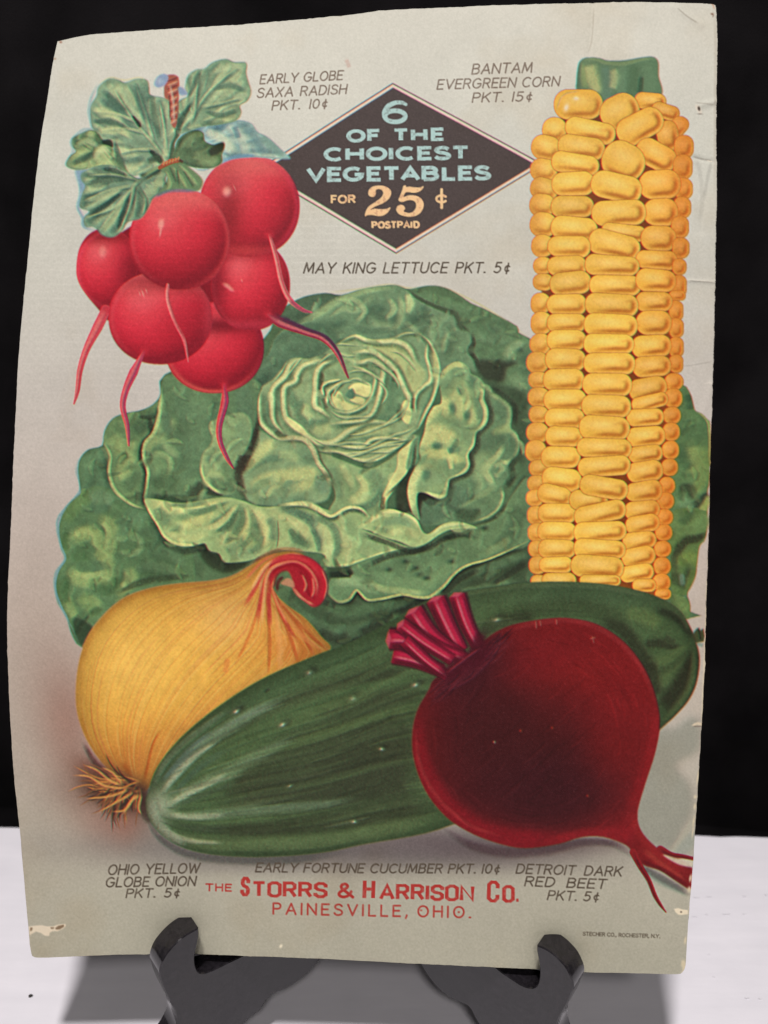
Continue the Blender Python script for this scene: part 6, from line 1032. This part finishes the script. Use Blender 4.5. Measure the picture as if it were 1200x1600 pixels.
lo = [bm.verts.new((p[0], p[1], -.0012)) for p in fp]; lon = [bm.verts.new((p[0] * 1.15, -.55, -.0012)) for p in fp]
for i in range(len(fp) - 1):
    bm.faces.new((near[i], near[i + 1], top[i + 1], top[i])); bm.faces.new((top[i], top[i + 1], lo[i + 1], lo[i])); bm.faces.new((lon[i + 1], lon[i], lo[i], lo[i + 1]))
me = bpy.data.meshes.new('tabletop'); bm.to_mesh(me); bm.free(); table = tag(link('tabletop', me, m_top), 'white tabletop under the black easel', 'tabletop', kind='structure')
# faint rows printed through the white surface at the right
m_mark, t, b = nodes('faint_grey_mark'); b.inputs['Base Color'].default_value = (.70, .685, .72, 1); b.inputs['Roughness'].default_value = .6
m_dot, t, b = nodes('grey_dot'); b.inputs['Base Color'].default_value = (.36, .34, .34, 1); b.inputs['Roughness'].default_value = .6
bm = bmesh.new(); rr = random.Random(3)
def disc(bm, x, y, rx, ry, z, n=12):
    p = on_plane(x, y, (0, 0, 0), np.array([0, 0, 1.])); bm.faces.new([bm.verts.new((p[0] + rx * math.cos(a) * rr.uniform(.8, 1.1), p[1] + ry * math.sin(a) * rr.uniform(.8, 1.1), z)) for a in [2 * math.pi * i / n for i in range(n)]])
for x, y, rx, ry in [(1088, 1403, .0013, .0003), (1108, 1402, .0012, .0002), (1163, 1401, .0008, .0003), (1196, 1399, .0008, .0003), (1104, 1429, .0004, .0004), (1163, 1429, .0006, .0003), (1085, 1433, .001, .0002), (1135, 1429, .0016, .0002), (1167, 1560, .0007, .0003), (1187, 1561, .0006, .0003), (1115, 1527, .0004, .0003), (1108, 1492, .0004, .0003)]: disc(bm, x, y, rx, ry, .0003)
me = bpy.data.meshes.new('faint_marks'); bm.to_mesh(me); bm.free(); link('faint_marks', me, m_mark, table)
# small dark crumb at the lower left
m_cr, t, b = nodes('dark_crumb'); b.inputs['Base Color'].default_value = (.025, .022, .02, 1); b.inputs['Roughness'].default_value = .8
p = on_plane(48, 1557, (0, 0, 0), np.array([0, 0, 1.])); bm = bmesh.new(); bmesh.ops.create_icosphere(bm, subdivisions=2, radius=.00055)
for v in bm.verts: v.co.x *= 1.25 + .3 * rr.uniform(-1, 1); v.co.y *= 1 + .25 * rr.uniform(-1, 1); v.co.z *= .6; v.co += type(v.co)((p[0], p[1], .0003))
me = bpy.data.meshes.new('crumb'); bm.to_mesh(me); bm.free(); tag(link('crumb', me, m_cr), 'tiny dark crumb lying on the white tabletop at lower left', 'crumb')
# black cloth backdrop behind the table edge
m_bk, t, b = nodes('black_cloth'); b.inputs['Roughness'].default_value = .95; b.inputs['Specular IOR Level'].default_value = .05
tc = N(t, 'ShaderNodeTexCoord'); nz = N(t, 'ShaderNodeTexNoise', Scale=30., Detail=6.); t.links.new(tc.outputs['Object'], nz.inputs['Vector'])
r = ramp(t, nz.outputs['Fac'], [(.3, (.0022, .0019, .0022)), (.7, (.0068, .006, .0066))]); t.links.new(r.outputs[0], b.inputs['Base Color'])
b.inputs['Sheen Weight'].default_value = .006; b.inputs['Sheen Roughness'].default_value = .5
n3 = N(t, 'ShaderNodeTexNoise', Scale=1800., Detail=2.); t.links.new(tc.outputs['Object'], n3.inputs['Vector']); bump(t, n3.outputs['Fac'], b, .5, .0005)
bm = bmesh.new(); nx, ny = 60, 40; ya = fp[0][1]; 
def bkpt(x, z): return (x, .325 + .02 * max(0, z) ** 1 * .3 + .0025 * math.sin(x * 21 + z * 3) + .0015 * math.sin(x * 55 - z * 9) - .035 * x, z)
V_ = [[bm.verts.new(bkpt(-.75 + 1.5 * i / nx, -.08 + .85 * j / ny)) for i in range(nx + 1)] for j in range(ny + 1)]
for j in range(ny):
    for i in range(nx): f = bm.faces.new((V_[j][i], V_[j][i + 1], V_[j + 1][i + 1], V_[j + 1][i])); f.smooth = True
me = bpy.data.meshes.new('backdrop'); bm.to_mesh(me); bm.free(); bk = tag(link('backdrop', me, m_bk), 'black cloth backdrop behind the page', 'backdrop', kind='structure')
sm = bk.modifiers.new('thick', 'SOLIDIFY'); sm.thickness = .002; sm.offset = 1
# floor below the cloth gap
bm = bmesh.new(); bmesh.ops.create_grid(bm, x_segments=1, y_segments=1, size=1.2)
for v in bm.verts: v.co.z = -.03
me = bpy.data.meshes.new('ground'); bm.to_mesh(me); bm.free(); tag(link('ground', me, m_bk), 'black surface under the white tabletop', 'ground', kind='structure')
# lint caught on the cloth: nobody could count it
m_l, t, b = nodes('grey_lint'); b.inputs['Base Color'].default_value = (.1, .09, .08, 1); b.inputs['Roughness'].default_value = .9
bm = bmesh.new(); spots = [(1105, 1289, 1.6), (1175, 843, 1.3), (60, 150, 1.2), (10, 193, 1.), (120, 47, .9), (1172, 5, 1.), (1178, 715, .8), (1160, 240, .6)] + [(rr.uniform(0, 100), rr.uniform(0, 60), .6) for _ in range(10)] + [(rr.uniform(120, 1180), rr.uniform(0, 8), .6) for _ in range(4)] + [(rr.uniform(1120, 1198), rr.uniform(0, 1290), .55) for _ in range(16)] + [(rr.uniform(0, 14), rr.uniform(300, 1290), .5) for _ in range(5)]
for x, y, s_ in spots:
    q = on_plane(x, y, (0, .3195, 0), np.array([-.035, -1., 0])); yy_ = bkpt(q[0], q[2])[1] - .0016
    a = rr.uniform(0, 3); l = s_ * .00042; w_ = s_ * .00016; d = (math.cos(a), math.sin(a))
    vs_ = [bm.verts.new((q[0] + d[0] * u - d[1] * v, yy_ + o, q[2] + d[1] * u + d[0] * v)) for o in (0, .0003) for u, v in ((-l, -w_), (l, -w_ * .6), (l * 1.1, w_), (-l * .8, w_))]
    for f in ((0, 1, 2, 3), (7, 6, 5, 4), (0, 4, 5, 1), (1, 5, 6, 2), (2, 6, 7, 3), (3, 7, 4, 0)): bm.faces.new([vs_[k] for k in f])
me = bpy.data.meshes.new('lint'); bm.to_mesh(me); bm.free(); tag(link('lint', me, m_l), 'grey lint specks caught on the black cloth', 'lint', kind='stuff')

# ============================================================ the easel
m_e, t, b = nodes('black_lacquer'); b.inputs['Roughness'].default_value = .3; b.inputs['Specular IOR Level'].default_value = .5
tc = N(t, 'ShaderNodeTexCoord'); nz = N(t, 'ShaderNodeTexNoise', Scale=900., Detail=4.); t.links.new(tc.outputs['Object'], nz.inputs['Vector'])
r = ramp(t, nz.outputs['Fac'], [(.35, (.009, .008, .0095)), (.75, (.019, .0165, .02))]); t.links.new(r.outputs[0], b.inputs['Base Color'])
r2 = ramp(t, nz.outputs['Fac'], [(.3, (.10, .10, .10)), (.7, (.2, .2, .2))]); t.links.new(r2.outputs[0], b.inputs['Roughness'])
n4 = N(t, 'ShaderNodeTexNoise', Scale=320., Detail=5.); t.links.new(tc.outputs['Object'], n4.inputs['Vector']); bump(t, n4.outputs['Fac'], b, .2, .0003)
m_h, t, b = nodes('steel_hinge'); b.inputs['Metallic'].default_value = 1; b.inputs['Base Color'].default_value = (.4, .4, .42, 1); b.inputs['Roughness'].default_value = .4
def art_bottom(x):
    xs, ys = zip(*EDGE_B); y = float(np.interp(x, xs, ys)); s_, t_ = art_inv([(x, y)])[0]; return sheet(np.array(s_), np.array(t_))
easel = empty('display_easel', (0, float(art_bottom(580)[1]) + .01, 0))
tag(easel, 'small black wooden easel with two hooked feet holding the catalog page', 'easel')
LEFT = [(310.3, 1450.2), (311.2, 1462), (308.5, 1478), (305, 1492), (305, 1505), (308, 1515), (314, 1520.5), (326, 1518.5), (340, 1512.5), (357, 1504), (378, 1494), (402, 1480), (428, 1458), (452, 1425), (474, 1385), (492, 1345), (506, 1312), (520, 1300), (536, 1302), (546, 1316), (549, 1350), (546, 1400), (538, 1440), (524, 1470), (502, 1498), (486, 1516), (470, 1530), (447, 1545), (421, 1556.5), (405, 1579), (379, 1600), (366, 1618), (357, 1640), (352, 1668), (352, 1700), (330, 1730), (270, 1728), (225, 1712), (222, 1690), (236, 1664), (253, 1640), (266, 1622), (274, 1606), (276, 1592), (272, 1577), (263, 1561), (256, 1546), (251.5, 1532), (249, 1519), (252, 1506), (258, 1494), (267, 1482.5), (276, 1473), (286, 1464.5), (298, 1457)]
RIGHT = [(838.7, 1477.6), (838.4, 1486), (841, 1500), (843, 1516), (842, 1530), (838, 1540), (830, 1543.5), (816, 1540), (800, 1530), (785, 1520), (775, 1512), (754, 1496), (730, 1474), (706, 1444), (686, 1408), (668, 1366), (654, 1328), (644, 1312), (628, 1310), (617, 1322), (613, 1352), (616, 1400), (624, 1440), (638, 1476), (657, 1507), (672, 1530), (690, 1550), (712, 1564), (732, 1573), (742, 1590), (748, 1600), (762, 1624), (770, 1650), (774, 1680), (776, 1712), (800, 1742), (862, 1740), (906, 1724), (908, 1704), (896, 1676), (884, 1650), (874, 1628), (870, 1612), (871, 1598), (878, 1584), (886, 1570), (892, 1556), (896, 1546), (895.5, 1536), (892, 1526), (886, 1514), (878, 1504), (868, 1494), (856, 1485), (846, 1480)]
def hook(outline, nrm, notch, TH):
    nrm = np.array(nrm) / np.linalg.norm(nrm); q = art_bottom(notch[0]) + nrm * TH * .42
    P = np.array([on_plane(x, y, q, nrm) for x, y in np.array(spl(list(outline) + [outline[0]], False, 3))[:-1]])
    P[:, 2] = np.maximum(P[:, 2], .0)
    bm = bmesh.new(); bev = .0003; n = len(P)
    # thin chamfer: rings at front, slightly inset face
    ctr_in = []
    for i in range(n):
        d = P[(i + 1) % n] - P[i - 1]; d /= np.linalg.norm(d) + 1e-9; side = np.cross(d, nrm); ctr_in.append(side)
    area = sum(np.dot(np.cross(P[i] - P[0], P[(i + 1) % n] - P[0]), nrm) for i in range(n)); sg = -1 if area > 0 else 1
    rings = []
    for off, inset in ((0, bev), (-bev, 0), (-TH + bev, 0), (-TH, bev)):
        rings.append([bm.verts.new(P[i] + nrm * off + ctr_in[i] * inset * sg) for i in range(n)])
    for a, c in zip(rings[:-1], rings[1:]):
        for i in range(n): f = bm.faces.new((a[i], a[(i + 1) % n], c[(i + 1) % n], c[i])); f.smooth = True
    bm.faces.new(rings[0]); bm.faces.new(rings[-1][::-1]); bmesh.ops.recalc_face_normals(bm, faces=bm.faces[:])
    for f in bm.faces:
        if len(f.verts) > 4: f.smooth = False
    for rg in rings[1:3]:
        for i in range(n):
            ed = bm.edges.get((rg[i], rg[(i + 1) % n])); ed.smooth = False
    for ed in bm.edges:
        if len(ed.link_faces) == 2 and ed.calc_face_angle(0) > .6: ed.smooth = False
    me = bpy.data.meshes.new('hook_plate'); bm.to_mesh(me); bm.free(); link('hook_plate', me, m_e, easel); return P
PL = hook(LEFT, (.60, -.80, 0), (318, 1505), .0072)
PR = hook(RIGHT, (-.60, -.80, 0), (828, 1530), .0072)
# hinge joining the two plates behind the page
hl, hr = PL[np.argmax(PL[:, 0])], PR[np.argmin(PR[:, 0])]
print('EASEL', PL[:, 2].min(), PL.max(0), PR.max(0), hl, hr)
bm = bmesh.new(); c0 = (hl + hr) / 2; wv = (hr - hl) / 2 * 1.02
for z0, z1, rad in ((-.014, .004, .0022),):
    rings = []
    for zz in (z0, z1): rings.append([bm.verts.new((c0[0] + rad * math.cos(a), c0[1] + .004 + rad * math.sin(a), c0[2] + zz)) for a in [2 * math.pi * i / 16 for i in range(16)]])
    for i in range(16): bm.faces.new((rings[0][i], rings[0][(i + 1) % 16], rings[1][(i + 1) % 16], rings[1][i]))
    bm.faces.new(rings[0][::-1]); bm.faces.new(rings[1])
for a, c in ((hl, c0), (c0, hr)):
    p = [np.array([a[0], a[1] + .0042, c0[2] - .012]), np.array([c[0], c[1] + .0042, c0[2] - .012])]; 
    vs_ = [bm.verts.new(tuple(p[k] + np.array([0, y, z]))) for y in (0, .0008) for k, z in ((0, 0), (1, 0), (1, .014), (0, .014))]
    for f in ((0, 1, 2, 3), (7, 6, 5, 4), (0, 4, 5, 1), (1, 5, 6, 2), (2, 6, 7, 3), (3, 7, 4, 0)): bm.faces.new([vs_[k] for k in f])
me = bpy.data.meshes.new('hinge'); bm.to_mesh(me); bm.free(); link('hinge', me, m_h, easel)
def build_sheet():
    paint_all()
    NU, NV = 960, 1280
    L, R = edge(EDGE_L, NV, .0005, 1), edge(EDGE_R, NV, .0006, 2); T, B = edge(EDGE_T, NU, .0004, 3), edge(EDGE_B, NU, .0004, 4)
    u = np.linspace(0, 1, NU)[None, :, None]; v = np.linspace(0, 1, NV)[:, None, None]
    st = (1 - v) * T[None] + v * B[None] + (1 - u) * L[:, None] + u * R[:, None] - ((1 - u) * (1 - v) * T[0] + u * (1 - v) * T[-1] + (1 - u) * v * B[0] + u * v * B[-1])
    P = sheet(st[..., 0], st[..., 1])
    # old paper never lies quite flat
    ax, ay = np.moveaxis(art_xy(P), -1, 0)
    nrm = np.cross(sheet(st[..., 0] + .001, st[..., 1]) - P, sheet(st[..., 0], st[..., 1] + .001) - P); nrm /= np.linalg.norm(nrm, axis=-1, keepdims=True)
    if (nrm[NV // 2, NU // 2] @ BK) < 0: nrm = -nrm
    yi, xi = np.clip(ay, 0, PH - 1).astype(int), np.clip(ax, 0, PW - 1).astype(int)
    warp = gblur(fbm(150, 801, 3), 2)[yi, xi] * .00022
    for (x0, y0), (x1, y1), h, w in [((1085, 246), (1113, 252), -.00018, 4), ((1075, 439), (1117, 441), .00016, 3), ((1052, 12), (1095, 40), .00018, 5), ((1095, 165), (1120, 158), .00028, 5), ((1085, 690), (1113, 600), .00012, 6), ((926, 6), (920, 90), -.0001, 4), ((1090, 260), (1096, 360), -.00016, 8)]:
        dx, dy = x1 - x0, y1 - y0; t = np.clip(((ax - x0) * dx + (ay - y0) * dy) / (dx * dx + dy * dy), 0, 1); d = np.hypot(ax - x0 - t * dx, ay - y0 - t * dy)
        warp += h * np.exp(-(d / w) ** 2)
    P = P + nrm * warp[..., None]
    # inks at every grid point
    fx = np.clip(ax - .5, 0, PW - 1.01); fy = np.clip(ay - .5, 0, PH - 1.01); x0 = fx.astype(int); y0 = fy.astype(int); fx = (fx - x0)[..., None]; fy = (fy - y0)[..., None]
    G = np.clip(IMG, 0, 255)
    col = (G[y0, x0] * (1 - fx) + G[y0, x0 + 1] * fx) * (1 - fy) + (G[y0 + 1, x0] * (1 - fx) + G[y0 + 1, x0 + 1] * fx) * fy
    pig = lin(col) / ILLUM(ax, ay) * INK
    pig = np.clip(pig, .003, .92)
    ids = IDS[yi, xi][:-1, :-1]
    Pf = P.reshape(-1, 3); Cf = np.concatenate([pig.reshape(-1, 3), np.ones((NU * NV, 1))], 1).astype(np.float32)
    idx = np.arange(NU * NV).reshape(NV, NU); quads = np.stack([idx[:-1, :-1], idx[1:, :-1], idx[1:, 1:], idx[:-1, 1:]], -1).reshape(-1, 4)
    base = Pf[idx[-1, NU // 2]]
    page = empty('catalog_page', base)
    tag(page, 'bent old seed catalog page printed with six vegetables, propped on the black easel', 'catalog page')
    # printed paper: ink colours ride on the mesh, slight grain and sheen in the material
    m, t, b = nodes('printed_paper'); a = N(t, 'ShaderNodeVertexColor', layer_name='ink'); t.links.new(a.outputs[0], b.inputs['Base Color'])
    b.inputs['Roughness'].default_value = .6; b.inputs['Specular IOR Level'].default_value = .06
    nz = N(t, 'ShaderNodeTexNoise', Scale=2600., Detail=4.); tc = N(t, 'ShaderNodeTexCoord'); t.links.new(tc.outputs['Object'], nz.inputs['Vector']); bump(t, nz.outputs['Fac'], b, .25, .0001)
    def grid_mesh(name, sel, extra=None):
        q = quads[sel]; used, inv = np.unique(q, return_inverse=True); inv = inv.reshape(q.shape)
        vs_, cs, fs = Pf[used], Cf[used], inv
        if extra is not None:
            ev, ec, ef = extra; fs = np.concatenate([fs, ef + len(vs_)]); vs_ = np.concatenate([vs_, ev]); cs = np.concatenate([cs, ec])
        me = bpy.data.meshes.new(name); me.vertices.add(len(vs_)); me.vertices.foreach_set('co', vs_.astype(np.float32).ravel())
        n = len(fs); me.loops.add(n * 4); me.loops.foreach_set('vertex_index', fs.astype(np.int32).ravel()); me.polygons.add(n)
        me.polygons.foreach_set('loop_start', np.arange(0, n * 4, 4, dtype=np.int32)); me.polygons.foreach_set('loop_total', np.full(n, 4, np.int32)); me.polygons.foreach_set('use_smooth', np.ones(n, bool))
        at = me.color_attributes.new('ink', 'FLOAT_COLOR', 'POINT'); at.data.foreach_set('color', cs.astype(np.float32).ravel())
        me.update(); me.validate(); return me
    # back and rim of the paper, a quarter of a millimetre thick
    bi = idx[::16, ::16]; bi = idx[np.unique(np.r_[np.arange(0, NV, 16), NV - 1])][:, np.unique(np.r_[np.arange(0, NU, 16), NU - 1])]
    Nf = nrm.reshape(-1, 3); bv = Pf[bi.ravel()] - Nf[bi.ravel()] * .00016; k = np.arange(bi.size).reshape(bi.shape)
    bf = np.stack([k[:-1, :-1], k[:-1, 1:], k[1:, 1:], k[1:, :-1]], -1).reshape(-1, 4)
    loop = np.r_[bi[0, :], bi[1:, -1], bi[-1, -2::-1], bi[-2:0:-1, 0]]; kl = np.r_[k[0, :], k[1:, -1], k[-1, -2::-1], k[-2:0:-1, 0]]
    o_ = len(bv); rv = np.concatenate([Pf[loop], bv[kl]]); n_ = len(loop); i0 = np.arange(n_); i1 = (i0 + 1) % n_
    rf = np.stack([o_ + i0, o_ + i1, o_ + n_ + i1, o_ + n_ + i0], -1)
    ev = np.concatenate([bv, rv]); ec = np.tile(np.array([.52, .47, .38, 1.], np.float32), (len(ev), 1))
    flat = ids.reshape(-1)
    link('paper', grid_mesh('paper', flat == 0, (ev, ec, np.concatenate([bf, rf]))), m, page)
    tree = {}
    for full_name, i in KIND.items(): g, _, sub = full_name.partition(':'); tree.setdefault(g, []).append((sub, i))
    for g, subs in tree.items():
        subs = sorted([(sub, i) for sub, i in subs if (flat == i).any()], key=lambda q: (q[0] != MAIN.get(g, ''), -(flat == q[1]).sum()))
        if not subs: continue
        main = link(g.split('.')[0], grid_mesh(g, flat == subs[0][1]), m, page)
        if g in CAPTION: main['label'] = CAPTION[g]
        for sub, i in subs[1:]: o = link(sub.split('.')[0], grid_mesh(sub, flat == i), m); o.parent = main
    return page
MAIN = {'printed_radish_bunch': 'leaves', 'printed_corn': 'kernels', 'printed_onion': 'bulb', 'printed_beet': 'root', 'printed_diamond': 'field'}
CAPTION = {'printed_caption.a': 'dark italic caption for the radish at the upper left', 'printed_caption.b': 'dark italic caption for the corn at the upper right', 'printed_caption.c': 'dark italic caption above the lettuce', 'printed_caption.d': 'dark italic caption for the onion at the lower left',
           'printed_caption.e': 'dark italic caption under the cucumber', 'printed_caption.f': 'dark italic caption for the beet at the lower right', 'printed_caption.g': 'tiny printer line near the right hook', 'torn_spot.a': 'long cream torn spot at the lower left edge', 'torn_spot.b': 'small cream torn spot at the lower right edge'}
build_sheet()
